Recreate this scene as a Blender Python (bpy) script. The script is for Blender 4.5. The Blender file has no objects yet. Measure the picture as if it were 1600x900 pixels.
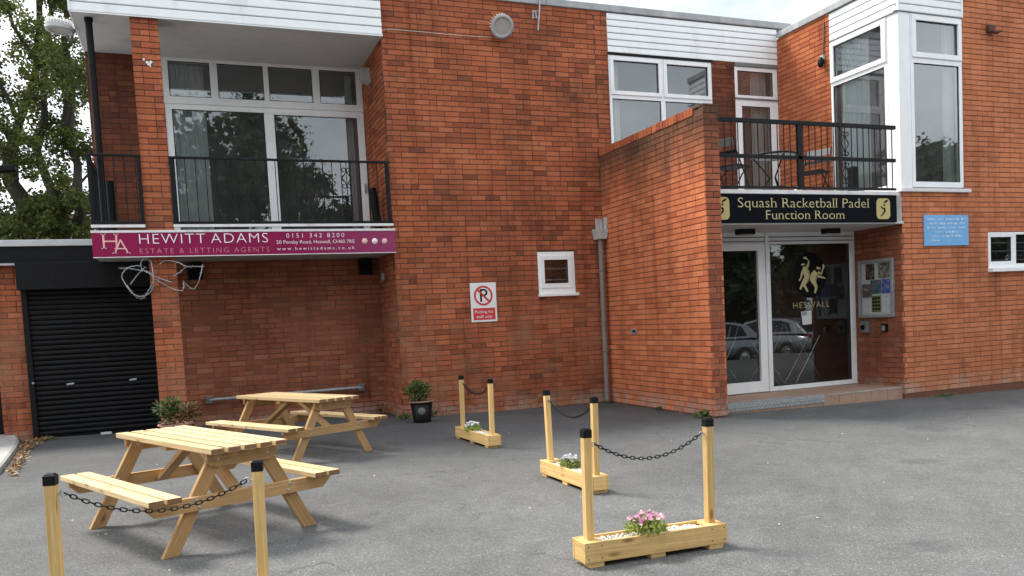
import bpy, math, random
from mathutils import Vector, Matrix
from math import radians, sin, cos, pi, sqrt
random.seed(7)
scn = bpy.context.scene
col = scn.collection

# ------------------------------------------------------------------ camera
# authored unit -> metres
K = 1.1
H0 = 1.285                     # eye height above the ground (authored units)
F, PX, PY = 1277.018, 800.0, 582.562
YAW, PIT, ROL = radians(21.38513), radians(-3.68639), radians(-2.93295)
_f = Vector((sin(YAW)*cos(PIT), cos(YAW)*cos(PIT), sin(PIT)))
_r = Vector((cos(YAW), -sin(YAW), 0)); _u = _r.cross(_f)
R_ = _r*cos(ROL)+_u*sin(ROL); U_ = -_r*sin(ROL)+_u*cos(ROL)
cam_d = bpy.data.cameras.new('camera'); cam = bpy.data.objects.new('camera', cam_d); col.objects.link(cam)
m = Matrix.Identity(4)
for i in range(3):
    m[i][0], m[i][1], m[i][2] = R_[i], U_[i], -_f[i]
m[2][3] = H0*K
cam.matrix_world = m
cam_d.sensor_width = 36; cam_d.lens = F/1600*36; cam_d.shift_y = (PY-450)/1600
cam_d.clip_start = .05; cam_d.clip_end = 2000
scn.camera = cam

# ------------------------------------------------------------------ sky, sun, exposure
SUN_EL, SUN_AZ = radians(54), radians(322)      # azimuth clockwise from +Y (towards the building)
w = bpy.data.worlds.new('World'); scn.world = w; w.use_nodes = True
nt = w.node_tree; nt.nodes.clear()
def wn(t, **k):
    n = nt.nodes.new(t)
    for a, b in k.items(): setattr(n, a, b)
    return n
sky = wn('ShaderNodeTexSky', sky_type='NISHITA', sun_disc=False, sun_elevation=SUN_EL, sun_rotation=SUN_AZ)
tc = wn('ShaderNodeTexCoord')
mp = wn('ShaderNodeMapping'); mp.inputs['Scale'].default_value = (1, 1, 2.2)
nz = wn('ShaderNodeTexNoise'); nz.inputs['Scale'].default_value = 2.1; nz.inputs['Detail'].default_value = 6; nz.inputs['Roughness'].default_value = .55
cr = wn('ShaderNodeValToRGB')
cr.color_ramp.elements[0].position = .36; cr.color_ramp.elements[0].color = (3.6, 4.1, 4.5, 1)
cr.color_ramp.elements[1].position = .62; cr.color_ramp.elements[1].color = (9.2, 9.5, 9.7, 1)
mx = wn('ShaderNodeMix', data_type='RGBA'); mx.inputs[0].default_value = .93
bg = wn('ShaderNodeBackground'); bg.inputs['Strength'].default_value = .092
wo = wn('ShaderNodeOutputWorld')
L = nt.links.new
L(tc.outputs['Generated'], mp.inputs['Vector']); L(mp.outputs['Vector'], nz.inputs['Vector']); L(nz.outputs['Fac'], cr.inputs['Fac'])
L(sky.outputs['Color'], mx.inputs[6]); L(cr.outputs['Color'], mx.inputs[7])
L(mx.outputs[2], bg.inputs['Color']); L(bg.outputs['Background'], wo.inputs['Surface'])
sd = bpy.data.lights.new('sun', 'SUN'); sd.energy = 2.2; sd.angle = radians(16); sd.color = (1, .95, .87)
so = bpy.data.objects.new('sun', sd); col.objects.link(so)
sdir = Vector((sin(SUN_AZ)*cos(SUN_EL), cos(SUN_AZ)*cos(SUN_EL), sin(SUN_EL)))
so.rotation_euler = sdir.to_track_quat('Z', 'Y').to_euler(); so.location = (0, 0, 30)
vs = scn.view_settings; vs.view_transform = 'Standard'; vs.look = 'None'; vs.exposure = 1.35; vs.gamma = 1; vs.use_curve_mapping = False

# ------------------------------------------------------------------ pixel helpers
def ray(x, y): return R_*((x-PX)/F) - U_*((y-PY)/F) + _f
CAM = Vector((0, 0, H0))
def aY(x, y, Y): d = ray(x, y); return CAM + d*(Y/d.y)
def aX(x, y, X): d = ray(x, y); return CAM + d*(X/d.x)
def gz(X, Y=0): return -.016*max(-14, min(14, X))
def aG(x, y, h=0):
    d = ray(x, y); t = (h-H0)/(d.z+.016*d.x); return CAM + d*t
def proj(p):
    q = Vector(p)-CAM; c = q.dot(_f)
    return (PX+F*q.dot(R_)/c, PY-F*q.dot(U_)/c) if c > .05 else (-9999, -9999)

# ------------------------------------------------------------------ materials
MATS = {}
class NT:
    def __init__(s, name):
        s.m = bpy.data.materials.new(name); s.m.use_nodes = True; s.t = s.m.node_tree; s.t.nodes.clear()
        s.out = s.n('ShaderNodeOutputMaterial'); MATS[name] = s.m
    def n(s, t, **k):
        nd = s.t.nodes.new(t)
        for a, b in k.items(): setattr(nd, a, b)
        return nd
    def l(s, a, b): s.t.links.new(a, b)
    def val(s, nd, **k):
        for a, b in k.items(): nd.inputs[a.replace('_', ' ')].default_value = b
        return nd
    def bsdf(s, **k):
        b = s.n('ShaderNodeBsdfPrincipled'); s.val(b, **k); s.l(b.outputs[0], s.out.inputs['Surface']); s.b = b; return b
    def noise(s, vec, scale, detail=3, rough=.5):
        z = s.n('ShaderNodeTexNoise'); s.val(z, Scale=scale, Detail=detail, Roughness=rough)
        if vec is not None: s.l(vec, z.inputs['Vector'])
        return z.outputs['Fac']
    def ramp(s, fac, stops, interp='LINEAR'):
        r = s.n('ShaderNodeValToRGB'); r.color_ramp.interpolation = interp
        while len(r.color_ramp.elements) < len(stops): r.color_ramp.elements.new(.5)
        for e, (p, c) in zip(r.color_ramp.elements, stops):
            e.position = p; e.color = (c[0], c[1], c[2], 1) if hasattr(c, '__len__') else (c, c, c, 1)
        s.l(fac, r.inputs['Fac']); return r.outputs['Color']
    def mix(s, fac, a, b, bt='MIX'):
        q = s.n('ShaderNodeMix', data_type='RGBA', blend_type=bt)
        for v, i in ((fac, 0), (a, 6), (b, 7)):
            if hasattr(v, 'links'): s.l(v, q.inputs[i])
            else: q.inputs[i].default_value = v if i == 0 else (*v, 1)
        return q.outputs[2]
    def math(s, op, a, b=0, c=None):
        q = s.n('ShaderNodeMath', operation=op)
        for v, i in ((a, 0), (b, 1), (c, 2)):
            if v is None: continue
            if hasattr(v, 'links'): s.l(v, q.inputs[i])
            else: q.inputs[i].default_value = v
        return q.outputs[0]
    def mrange(s, v, a, b, c=0, d=1):
        q = s.n('ShaderNodeMapRange'); s.l(v, q.inputs[0])
        for i, x in enumerate((a, b, c, d)): q.inputs[i+1].default_value = x
        return q.outputs[0]
    def bump(s, h, strength, dist=.01):
        q = s.n('ShaderNodeBump'); s.val(q, Strength=strength, Distance=dist); s.l(h, q.inputs['Height']); s.l(q.outputs[0], s.b.inputs['Normal'])
    def pos(s): return s.n('ShaderNodeNewGeometry').outputs['Position']
    def rand(s):
        a = s.n('ShaderNodeNewGeometry').outputs['Random Per Island']; b = s.n('ShaderNodeObjectInfo').outputs['Random']
        return s.math('FRACT', s.math('ADD', s.math('MULTIPLY', a, 7.31), s.math('MULTIPLY', b, 5.77)))
    def scale(s, vec, v):
        q = s.n('ShaderNodeMapping'); q.inputs['Scale'].default_value = v; s.l(vec, q.inputs['Vector']); return q.outputs[0]

def plain(name, c, rough=.6, metal=0, var=.12, nscale=6, spec=.5, bump=0, stretch=None, dirt=None, coat=0):
    t = NT(name); b = t.bsdf(Roughness=rough, Metallic=metal); b.inputs['Specular IOR Level'].default_value = spec
    if coat: b.inputs['Coat Weight'].default_value = coat; b.inputs['Coat Roughness'].default_value = .05
    p = t.pos()
    if stretch: p = t.scale(p, stretch)
    n = t.noise(p, nscale, 5, .6)
    c0 = tuple(x*(1-var) for x in c); c1 = tuple(min(1, x*(1+var)) for x in c)
    cc = t.ramp(n, [(.3, c0), (.7, c1)])
    if dirt:
        d = t.noise(t.scale(t.pos(), (1, 1, .35)), dirt[1], 6, .65)
        cc = t.mix(t.mrange(d, dirt[2], dirt[2]+.18, 0, dirt[3]), cc, dirt[0])
    t.l(cc, b.inputs['Base Color'])
    t.l(t.mrange(n, .3, .7, max(.03, rough-.08), min(1, rough+.08)), b.inputs['Roughness'])
    if bump: t.bump(t.noise(t.pos(), nscale*8, 3), bump, .004)
    return t.m

def brick_mat(name, stops, stain=None, pale=0, dark=.5):
    t = NT(name); b = t.bsdf(Roughness=.92); b.inputs['Specular IOR Level'].default_value = .1
    rnd = t.rand(); c = t.ramp(rnd, stops)
    p = t.pos()
    blot = t.noise(p, 1.1, 5, .6)
    hs = t.n('ShaderNodeHueSaturation'); hs.inputs['Hue'].default_value = .503; hs.inputs['Saturation'].default_value = 1.0; hs.inputs['Value'].default_value = .90; t.l(c, hs.inputs['Color']); c = hs.outputs[0]
    c = t.mix(t.mrange(blot, .42, .72, 0, dark), c, (.10, .045, .03), 'MIX')
    gr = t.noise(t.scale(p, (1, 1, 2.5)), 26, 4, .65)
    c = t.mix(1, c, t.ramp(gr, [(.28, .82), (.72, 1.14)]), 'MULTIPLY')
    fine = t.noise(p, 160, 2)
    c = t.mix(1, c, t.ramp(fine, [(.3, .86), (.7, 1.12)]), 'MULTIPLY')
    sx = t.n('ShaderNodeSeparateXYZ'); t.l(p, sx.inputs[0]); z = sx.outputs['Z']
    sk = t.noise(t.scale(p, (3.2, 3.2, .16)), 1.3, 5, .65)
    c = t.mix(1, c, t.ramp(sk, [(.30, (1.08, 1.07, 1.05)), (.52, (1, 1, 1)), (.70, (.66, .64, .64))]), 'MULTIPLY')
    # lime bloom and splash at the foot of the wall
    nb = t.noise(p, 3.5, 5, .7)
    f = t.math('MULTIPLY', t.mrange(z, .20, .02, 0, .6), t.mrange(nb, .40, .56))
    c = t.mix(f, c, (.42, .34, .28))
    if pale:
        f2 = t.math('MULTIPLY', t.mrange(z, 2.2, 1.2, 0, 1), t.mrange(t.noise(p, 2.2, 4, .6), .45, .7, 0, pale))
        c = t.mix(f2, c, (.36, .20, .12))
    if stain:      # black-green algae below a coping: (z low, z high)
        n3 = t.noise(t.scale(p, (1, 1.2, .35)), 2.6, 6, .7)
        f3 = t.math('MULTIPLY', t.mrange(t.math('ADD', z, t.math('MULTIPLY', t.math('SUBTRACT', n3, .5), 1.7)), stain[0], stain[1]), stain[2])
        c = t.mix(f3, c, (.05, .042, .03))
    t.l(c, b.inputs['Base Color'])
    t.bump(t.math('ADD', gr, t.math('MULTIPLY', fine, .5)), .5, .004)
    return t.m
ORG = [(0, (.53, .165, .085)), (.25, (.49, .145, .073)), (.55, (.45, .125, .064)), (.80, (.39, .108, .056)), (.92, (.31, .09, .050)), (.97, (.25, .078, .048)), (1, (.50, .175, .09))]
ORR = [(0, (.69, .245, .128)), (.3, (.66, .225, .115)), (.6, (.63, .21, .106)), (.85, (.59, .195, .098)), (1, (.52, .165, .086))]
brick_mat('brick_main', ORG, pale=.5)
brick_mat('brick_wing', [(0, (.74, .24, .115)), (.4, (.68, .205, .098)), (.75, (.61, .18, .084)), (1, (.52, .145, .075))], stain=(3.2, 4.1, .88), dark=.2)
brick_mat('brick_end', [(0, (.46, .15, .085)), (.5, (.40, .12, .07)), (1, (.30, .09, .055))], stain=(3.5, 4.3, .8), dark=.35)
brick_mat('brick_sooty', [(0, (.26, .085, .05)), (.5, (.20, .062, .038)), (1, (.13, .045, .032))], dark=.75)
brick_mat('brick_right', ORR, dark=.3)
brick_mat('brick_side', [(0, (.58, .18, .085)), (.4, (.53, .155, .072)), (.75, (.48, .135, .064)), (1, (.42, .11, .056))], dark=.15)
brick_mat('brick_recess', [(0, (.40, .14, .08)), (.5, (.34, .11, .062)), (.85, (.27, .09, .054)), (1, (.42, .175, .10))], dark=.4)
brick_mat('brick_coping', [(0, (.50, .15, .075)), (.6, (.44, .12, .06)), (1, (.36, .10, .055))], dark=.1)
def mortar(name, dark_, pale_):
    t = NT(name); b = t.bsdf(Roughness=.95); p = t.pos()
    n = t.noise(p, 2.2, 5, .6); sx = t.n('ShaderNodeSeparateXYZ'); t.l(p, sx.inputs[0])
    lowf = t.math('MULTIPLY', t.mrange(sx.outputs['Z'], 2.4, 1.5), t.mrange(n, .40, .58))
    c = t.mix(lowf, dark_, pale_); c = t.mix(1, c, t.ramp(t.noise(p, 60), [(.3, .8), (.7, 1.2)]), 'MULTIPLY')
    t.l(c, b.inputs['Base Color']); t.bump(t.noise(p, 120), .4, .003)
mortar('mortar', (.10, .05, .034), (.27, .14, .085))
mortar('mortar_red', (.15, .06, .036), (.17, .07, .042))
def asphalt():
    t = NT('asphalt'); b = t.bsdf(Roughness=.9); b.inputs['Specular IOR Level'].default_value = .3; p = t.pos()
    v = t.n('ShaderNodeTexVoronoi'); t.val(v, Scale=150); t.l(p, v.inputs['Vector'])
    sep = t.n('ShaderNodeSeparateColor'); t.l(v.outputs['Color'], sep.inputs[0])
    agg = t.ramp(sep.outputs[0], [(0, (.084, .084, .086)), (.5, (.116, .116, .117)), (.88, (.152, .152, .15)), (.97, (.20, .20, .19)), (1, (.30, .30, .28))])
    big = t.noise(p, .55, 6, .62); c = t.mix(1, agg, t.ramp(big, [(.3, .78), (.5, 1.0), (.72, 1.18)]), 'MULTIPLY')
    med = t.noise(p, 4.5, 6, .7); c = t.mix(1, c, t.ramp(med, [(.3, .86), (.7, 1.12)]), 'MULTIPLY')
    # worn pale drips and dusty streaks
    st = t.noise(t.scale(p, (.9, 2.6, 1)), 1.6, 7, .72); c = t.mix(t.mrange(st, .60, .70, 0, .38), c, (.24, .24, .235))
    # damp patch marks
    dk = t.noise(p, .9, 4, .6); c = t.mix(t.mrange(dk, .63, .70, 0, .45), c, (.055, .055, .058))
    # asphalt colour darkens towards the building: shade before the walls painted in
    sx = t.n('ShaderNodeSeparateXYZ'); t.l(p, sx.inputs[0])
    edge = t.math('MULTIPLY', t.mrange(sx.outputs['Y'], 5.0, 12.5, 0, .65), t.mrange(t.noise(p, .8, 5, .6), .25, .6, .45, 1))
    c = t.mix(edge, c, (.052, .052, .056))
    ck = t.n('ShaderNodeTexVoronoi', feature='DISTANCE_TO_EDGE'); t.val(ck, Scale=.33)
    wv = t.n('ShaderNodeVectorMath', operation='ADD'); t.l(p, wv.inputs[0]); nv = t.n('ShaderNodeTexNoise'); t.val(nv, Scale=1.7, Detail=6); t.l(p, nv.inputs['Vector']); t.l(nv.outputs['Color'], wv.inputs[1]); t.l(wv.outputs[0], ck.inputs['Vector'])
    c = t.mix(t.math('MULTIPLY', t.mrange(ck.outputs['Distance'], .006, .0015, 0, .45), t.mrange(big, .48, .56)), c, (.035, .035, .037))
    t.l(c, b.inputs['Base Color'])
    t.bump(t.math('ADD', v.outputs['Distance'], t.math('MULTIPLY', med, .4)), .4, .006)
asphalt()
def wood(name, light, dark, knot):
    t = NT(name); b = t.bsdf(Roughness=.62); b.inputs['Specular IOR Level'].default_value = .3
    uv = t.n('ShaderNodeUVMap'); uv.uv_map = 'UVMap'
    g = t.noise(t.scale(uv.outputs[0], (1.3, 34, 1)), 1.6, 6, .65)
    g2 = t.noise(t.scale(uv.outputs[0], (2.2, 120, 1)), 1.0, 3, .5)
    c = t.ramp(g, [(.25, dark), (.5, tuple((a+b_)/2 for a, b_ in zip(light, dark))), (.75, light)])
    c = t.mix(1, c, t.ramp(g2, [(.3, .80), (.7, 1.12)]), 'MULTIPLY')
    kn = t.n('ShaderNodeTexVoronoi'); t.val(kn, Scale=1.0); t.l(t.scale(uv.outputs[0], (3.1, 9, 1)), kn.inputs['Vector'])
    c = t.mix(t.mrange(kn.outputs['Distance'], .17, .05, 0, .85), c, knot)
    c = t.mix(1, c, t.ramp(t.rand(), [(0, (.74, .72, .68)), (.5, (.95, .93, .90)), (1, (1.12, 1.1, 1.06))]), 'MULTIPLY')
    c = t.mix(t.mrange(t.noise(t.pos(), 4.2, 5, .6), .52, .74, 0, .35), c, tuple(x*.6 for x in dark))
    t.l(c, b.inputs['Base Color']); t.bump(t.math('ADD', g, g2), .35, .002)
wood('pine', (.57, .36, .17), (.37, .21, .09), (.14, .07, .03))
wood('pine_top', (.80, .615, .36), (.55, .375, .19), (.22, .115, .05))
wood('planter_wood', (.86, .59, .26), (.60, .385, .145), (.24, .12, .045))
plain('white_upvc', (.85, .86, .87), .35, var=.03, dirt=((.45, .44, .40), 3, .56, .3))
plain('white_board', (.84, .865, .88), .5, var=.04, nscale=3, dirt=((.48, .47, .42), 2.4, .56, .45))
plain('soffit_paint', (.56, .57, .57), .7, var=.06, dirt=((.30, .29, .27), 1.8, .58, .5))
plain('coping_metal', (.34, .35, .36), .6, var=.18, nscale=5, dirt=((.55, .55, .54), 3.2, .5, .6))
plain('flashing', (.46, .48, .50), .5, var=.12, nscale=3)
plain('black_paint', (.008, .008, .0095), .55, var=.3, nscale=14, spec=.16)
plain('iron_black', (.007, .008, .009), .55, var=.35, nscale=22, spec=.2, dirt=((.10, .14, .16), 9, .64, .6))
plain('shutter_black', (.005, .005, .006), .5, var=.35, nscale=8, spec=.18, dirt=((.06, .06, .065), 7, .64, .6))
plain('pipe_grey', (.20, .17, .15), .6, var=.15, dirt=((.26, .28, .20), 3, .55, .6))
plain('hopper_metal', (.45, .46, .44), .55, var=.2, dirt=((.2, .2, .17), 10, .52, .6))
plain('end_grain', (.20, .105, .05), .8, var=.3, nscale=30)
plain('galvanised', (.36, .37, .38), .5, metal=.4, var=.2, nscale=20)
plain('steel_bar', (.16, .16, .16), .5, metal=.5, var=.2, nscale=12)
plain('chrome', (.75, .76, .78), .12, metal=1, var=.04)
plain('concrete', (.40, .39, .37), .9, var=.18, nscale=5, bump=.4, dirt=((.22, .21, .19), 2.6, .52, .6))
plain('tile_terracotta', (.38, .24, .17), .55, var=.16, nscale=9)
plain('grout', (.30, .27, .24), .9)
plain('sign_edge', (.70, .68, .69), .5, var=.08, dirt=((.35, .33, .32), 5, .55, .5))
plain('sign_black', (.004, .005, .008), .5, var=.2, spec=.05)
plain('gold', (.50, .40, .15), .55, var=.1, nscale=14)
plain('gold_text', (.55, .47, .24), .55, var=.06)
plain('sign_white', (.80, .80, .80), .45, var=.03)
plain('sign_red', (.60, .035, .03), .45, var=.06)
plain('sign_blue', (.17, .42, .74), .5, var=.07, nscale=4)
plain('letter_pale', (.78, .86, .90), .6, var=.05)
plain('letter_white', (.85, .82, .84), .5, var=.02)
plain('letter_pink', (.72, .27, .33), .5, var=.04)
plain('letter_rose', (.78, .42, .42), .5, var=.15, nscale=8)
plain('black_ink', (.005, .005, .005), .6, spec=.1)
plain('grey_plastic', (.16, .17, .17), .5, var=.1)
plain('lamp_body', (.42, .43, .44), .5, var=.1, dirt=((.25, .24, .22), 8, .52, .5))
plain('lamp_glass', (.42, .38, .36), .15, var=.08)
plain('rust', (.10, .045, .03), .85, var=.4, nscale=18)
plain('cable_white', (.55, .53, .48), .6)
plain('dark_interior', (.02, .019, .018), .8, var=.2)
plain('room_wall', (.13, .13, .13), .9, var=.1)
plain('room_ceiling', (.16, .16, .165), .9, var=.06)
plain('lobby_wall', (.06, .045, .038), .85, var=.25)
plain('lobby_panel', (.11, .045, .028), .7, var=.2)
plain('lobby_floor', (.05, .05, .055), .35, var=.2)
plain('terracotta', (.40, .21, .16), .75, var=.12)
plain('pot_black', (.007, .007, .008), .45, var=.2, spec=.2)
plain('soil', (.035, .025, .018), .95, var=.3, nscale=30)
plain('paper', (.62, .62, .61), .7, var=.05)
plain('bark', (.042, .035, .026), .95, var=.35, nscale=10, bump=.6, stretch=(1, 1, .3))
plain('car_silver', (.38, .40, .42), .28, metal=.55, var=.03, coat=.7)
plain('car_grey', (.20, .22, .24), .28, metal=.55, var=.03, coat=.7)
plain('car_glass', (.015, .017, .02), .05, var=.1)
plain('tyre', (.02, .02, .02), .8, var=.2)
plain('rear_light', (.35, .02, .02), .2)
plain('plate_yellow', (.70, .55, .05), .5)
plain('house_render', (.70, .68, .64), .8, var=.06)
plain('roof_tile', (.20, .11, .07), .85, var=.25, nscale=9)
def curtain_mat():
    t = NT('curtain'); b = t.bsdf(Roughness=.85); t.l(t.ramp(t.noise(t.pos(), 3), [(.3, (.78, .86, .85)), (.7, (.86, .91, .90))]), b.inputs['Base Color'])
    b.inputs['Transmission Weight'].default_value = 0
    tr = t.n('ShaderNodeBsdfTranslucent'); tr.inputs[0].default_value = (.7, .82, .8, 1)
    mxs = t.n('ShaderNodeMixShader'); mxs.inputs[0].default_value = .35
    t.l(b.outputs[0], mxs.inputs[1]); t.l(tr.outputs[0], mxs.inputs[2]); t.l(mxs.outputs[0], t.out.inputs['Surface'])
curtain_mat()
def glass_mat(name, tint, base, k=1.6, dust=.02):
    t = NT(name); tr = t.n('ShaderNodeBsdfTransparent'); tr.inputs[0].default_value = (*tint, 1)
    gl = t.n('ShaderNodeBsdfGlossy'); gl.inputs['Roughness'].default_value = .012; gl.inputs['Color'].default_value = (.93, .97, 1, 1)
    fr = t.n('ShaderNodeFresnel'); fr.inputs['IOR'].default_value = 1.5
    bp = t.n('ShaderNodeBump'); bp.inputs['Strength'].default_value = .02; bp.inputs['Distance'].default_value = .02
    t.l(t.noise(t.pos(), 1.6, 2), bp.inputs['Height']); t.l(bp.outputs[0], gl.inputs['Normal'])
    mxs = t.n('ShaderNodeMixShader'); t.l(t.math('MULTIPLY_ADD', fr.outputs[0], k, base), mxs.inputs[0])
    t.l(tr.outputs[0], mxs.inputs[1]); t.l(gl.outputs[0], mxs.inputs[2])
    df = t.n('ShaderNodeBsdfDiffuse'); df.inputs[0].default_value = (.55, .56, .54, 1)      # film of dust
    m2 = t.n('ShaderNodeMixShader'); t.l(t.mrange(t.noise(t.pos(), 2.4, 6, .7), .3, .75, dust*.3, dust), m2.inputs[0])
    t.l(mxs.outputs[0], m2.inputs[1]); t.l(df.outputs[0], m2.inputs[2]); t.l(m2.outputs[0], t.out.inputs['Surface'])
glass_mat('glass', (.88, .92, .92), .10, dust=.10)
glass_mat('glass_door', (.72, .74, .74), .03)
glass_mat('glass_thin', (.94, .95, .95), .0, .3)
def leaf_mat(name, stops, trans=.3):
    t = NT(name); b = t.bsdf(Roughness=.6); b.inputs['Specular IOR Level'].default_value = .3
    c = t.ramp(t.rand(), stops); c = t.mix(1, c, t.ramp(t.noise(t.pos(), 1.3, 3), [(.3, .7), (.7, 1.25)]), 'MULTIPLY'); t.l(c, b.inputs['Base Color'])
    tr = t.n('ShaderNodeBsdfTranslucent'); t.l(c, tr.inputs[0])
    mxs = t.n('ShaderNodeMixShader'); mxs.inputs[0].default_value = trans
    t.l(b.outputs[0], mxs.inputs[1]); t.l(tr.outputs[0], mxs.inputs[2]); t.l(mxs.outputs[0], t.out.inputs['Surface'])
leaf_mat('leaf_tree', [(0, (.045, .066, .014)), (.5, (.085, .115, .024)), (.85, (.135, .16, .036)), (1, (.20, .19, .06))], .42)
leaf_mat('leaf_dark', [(0, (.025, .04, .013)), (.6, (.04, .06, .018)), (1, (.07, .08, .025))])
leaf_mat('leaf_shrub', [(0, (.05, .085, .025)), (.5, (.10, .16, .045)), (.85, (.19, .23, .08)), (1, (.32, .28, .14))], .2)
leaf_mat('leaf_red', [(0, (.26, .05, .04)), (.35, (.16, .07, .03)), (.7, (.20, .22, .07)), (1, (.45, .40, .20))], .2)
leaf_mat('leaf_lime', [(0, (.28, .38, .08)), (.6, (.42, .52, .12)), (1, (.62, .64, .24))], .35)
leaf_mat('petal_pink', [(0, (.75, .16, .50)), (.5, (.70, .34, .50)), (.8, (.75, .55, .50)), (1, (.8, .7, .62))], .3)
leaf_mat('petal_white', [(0, (.70, .66, .78)), (.5, (.80, .78, .85)), (1, (.84, .84, .84))], .3)
leaf_mat('leaf_dead', [(0, (.16, .08, .035)), (.5, (.27, .15, .07)), (.8, (.38, .25, .13)), (1, (.50, .38, .22))], .1)
leaf_mat('leaf_weed', [(0, (.07, .11, .03)), (.6, (.12, .16, .045)), (1, (.22, .24, .09))], .2)
leaf_mat('pebble_white', [(0, (.70, .66, .58)), (.5, (.80, .77, .70)), (1, (.62, .55, .44))], 0)
def maroon():
    t = NT('sign_maroon'); b = t.bsdf(Roughness=.55); b.inputs['Specular IOR Level'].default_value = .15; p = t.pos(); sx = t.n('ShaderNodeSeparateXYZ'); t.l(p, sx.inputs[0])
    n = t.noise(p, 2.5, 4)
    c = t.ramp(n, [(.3, (.23, .010, .062)), (.7, (.265, .012, .074))])
    c = t.mix(t.mrange(sx.outputs['X'], 1.6, 3.2, 0, .55), c, (.32, .08, .19))      # sun-faded end of the print
    t.l(c, b.inputs['Base Color'])
maroon()
def chequer():
    t = NT('chequer_plate'); b = t.bsdf(Roughness=.42, Metallic=.7); b.inputs['Base Color'].default_value = (.42, .44, .45, 1)
    t.l(t.ramp(t.noise(t.pos(), 14, 4), [(.3, (.6, .62, .62)), (.7, (.8, .82, .83))]), b.inputs['Base Color'])
chequer()

# ------------------------------------------------------------------ mesh builder (authored units, metres out)
WLOC = {}
def wl(o): return WLOC.get(o.name, Vector((0, 0, 0))) if o else Vector((0, 0, 0))
class MB:
    def __init__(s): s.v = []; s.f = []; s.uv = []; s.sm = []
    def add(s, vs, fs, uvs=None, smooth=False):
        n = len(s.v); s.v += [Vector(v) for v in vs]
        for i, f in enumerate(fs):
            s.f.append([n+k for k in f]); s.uv.append(uvs[i] if uvs else None); s.sm.append(smooth)
        return s
    def obox(s, c, ax, ay, az, uvoff=None):
        """box by centre and three half-axis vectors; uv runs along ax"""
        c = Vector(c); ax, ay, az = Vector(ax), Vector(ay), Vector(az)
        vs = [c+ax*i+ay*j+az*k for i in (-1, 1) for j in (-1, 1) for k in (-1, 1)]
        fs = [(0, 1, 3, 2), (4, 6, 7, 5), (0, 4, 5, 1), (2, 3, 7, 6), (0, 2, 6, 4), (1, 5, 7, 3)]
        if ax.cross(ay).dot(az) < 0: fs = [tuple(reversed(f)) for f in fs]
        lx, ly, lz = ax.length*K, ay.length*K, az.length*K
        o1 = random.random()*40 if uvoff is None else uvoff
        loc = [(i*lx+o1, j*ly, k*lz) for i in (-1, 1) for j in (-1, 1) for k in (-1, 1)]
        uvs = []
        for q, f in enumerate(fs):
            if q < 2: uvs.append([(loc[i][2]*.3+o1, loc[i][1]+o1*3.3) for i in f])
            elif q < 4: uvs.append([(loc[i][0], loc[i][2]+o1*3.3+.07) for i in f])
            else: uvs.append([(loc[i][0], loc[i][1]+o1*3.3) for i in f])
        return s.add(vs, fs, uvs)
    def box(s, x0, x1, y0, y1, z0, z1):
        return s.obox(((x0+x1)/2, (y0+y1)/2, (z0+z1)/2), ((x1-x0)/2, 0, 0), (0, (y1-y0)/2, 0), (0, 0, (z1-z0)/2))
    def board(s, a, b, up, wdt, thk):
        """board from a to b, width wdt along `up` (made perpendicular), thickness thk"""
        a, b = Vector(a), Vector(b); d = (b-a); ln = d.length; d.normalize(); up = Vector(up); up = (up-d*up.dot(d)).normalized(); t = d.cross(up)
        return s.obox((a+b)/2, d*(ln/2), up*(wdt/2), t*(thk/2))
    def prism(s, poly, o, eu, ev, en):
        """polygon in (u,v) on origin o with axes eu, ev, extruded along vector en"""
        o, eu, ev, en = Vector(o), Vector(eu), Vector(ev), Vector(en); n = len(poly)
        a = [o+eu*p[0]+ev*p[1] for p in poly]; b = [p+en for p in a]
        fs = [tuple(range(n-1, -1, -1)), tuple(range(n, 2*n))]+[(i, (i+1) % n, n+(i+1) % n, n+i) for i in range(n)]
        vsx = a+b
        uvs = [[((vsx[i]-o).dot(eu)*K, (vsx[i]-o).dot(ev)*K) for i in f] for f in fs]
        return s.add(vsx, fs, uvs)
    def tube(s, pts, r, seg=8, close=False, r1=None):
        pts = [Vector(p) for p in pts]; n = len(pts); vs = []; prev = None
        for i, p in enumerate(pts):
            if close: t = pts[(i+1) % n]-pts[i-1]
            else: t = pts[min(i+1, n-1)]-pts[max(i-1, 0)]
            t.normalize()
            if prev is None:
                h = Vector((0, 0, 1)) if abs(t.z) < .9 else Vector((1, 0, 0)); a = t.cross(h).normalized()
            else:
                a = prev-t*prev.dot(t)
                a = a.normalized() if a.length > 1e-6 else t.cross(Vector((0, 0, 1))).normalized()
            prev = a; b = t.cross(a)
            rr = (r[i] if hasattr(r, '__len__') else r if r1 is None else r+(r1-r)*i/(n-1))
            vs += [p+a*cos(2*pi*k/seg)*rr+b*sin(2*pi*k/seg)*rr for k in range(seg)]
        fs = []
        for i in range(n if close else n-1):
            j = (i+1) % n
            for k in range(seg): fs.append((i*seg+k, i*seg+(k+1) % seg, j*seg+(k+1) % seg, j*seg+k))
        s.add(vs, fs, smooth=True)
        if not close: s.add(vs[:seg], [tuple(range(seg-1, -1, -1))]); s.add(vs[-seg:], [tuple(range(seg))])
        return s
    def lathe(s, prof, c, seg=20, axis=None):
        c = Vector(c); vs = []; fs = []
        ez = Vector(axis).normalized() if axis else Vector((0, 0, 1)); ex = ez.orthogonal().normalized(); ey = ez.cross(ex)
        for (r, z) in prof: vs += [c+ex*r*cos(2*pi*k/seg)+ey*r*sin(2*pi*k/seg)+ez*z for k in range(seg)]
        for i in range(len(prof)-1):
            for k in range(seg): fs.append((i*seg+k, i*seg+(k+1) % seg, (i+1)*seg+(k+1) % seg, (i+1)*seg+k))
        return s.add(vs, fs, smooth=True)
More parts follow.
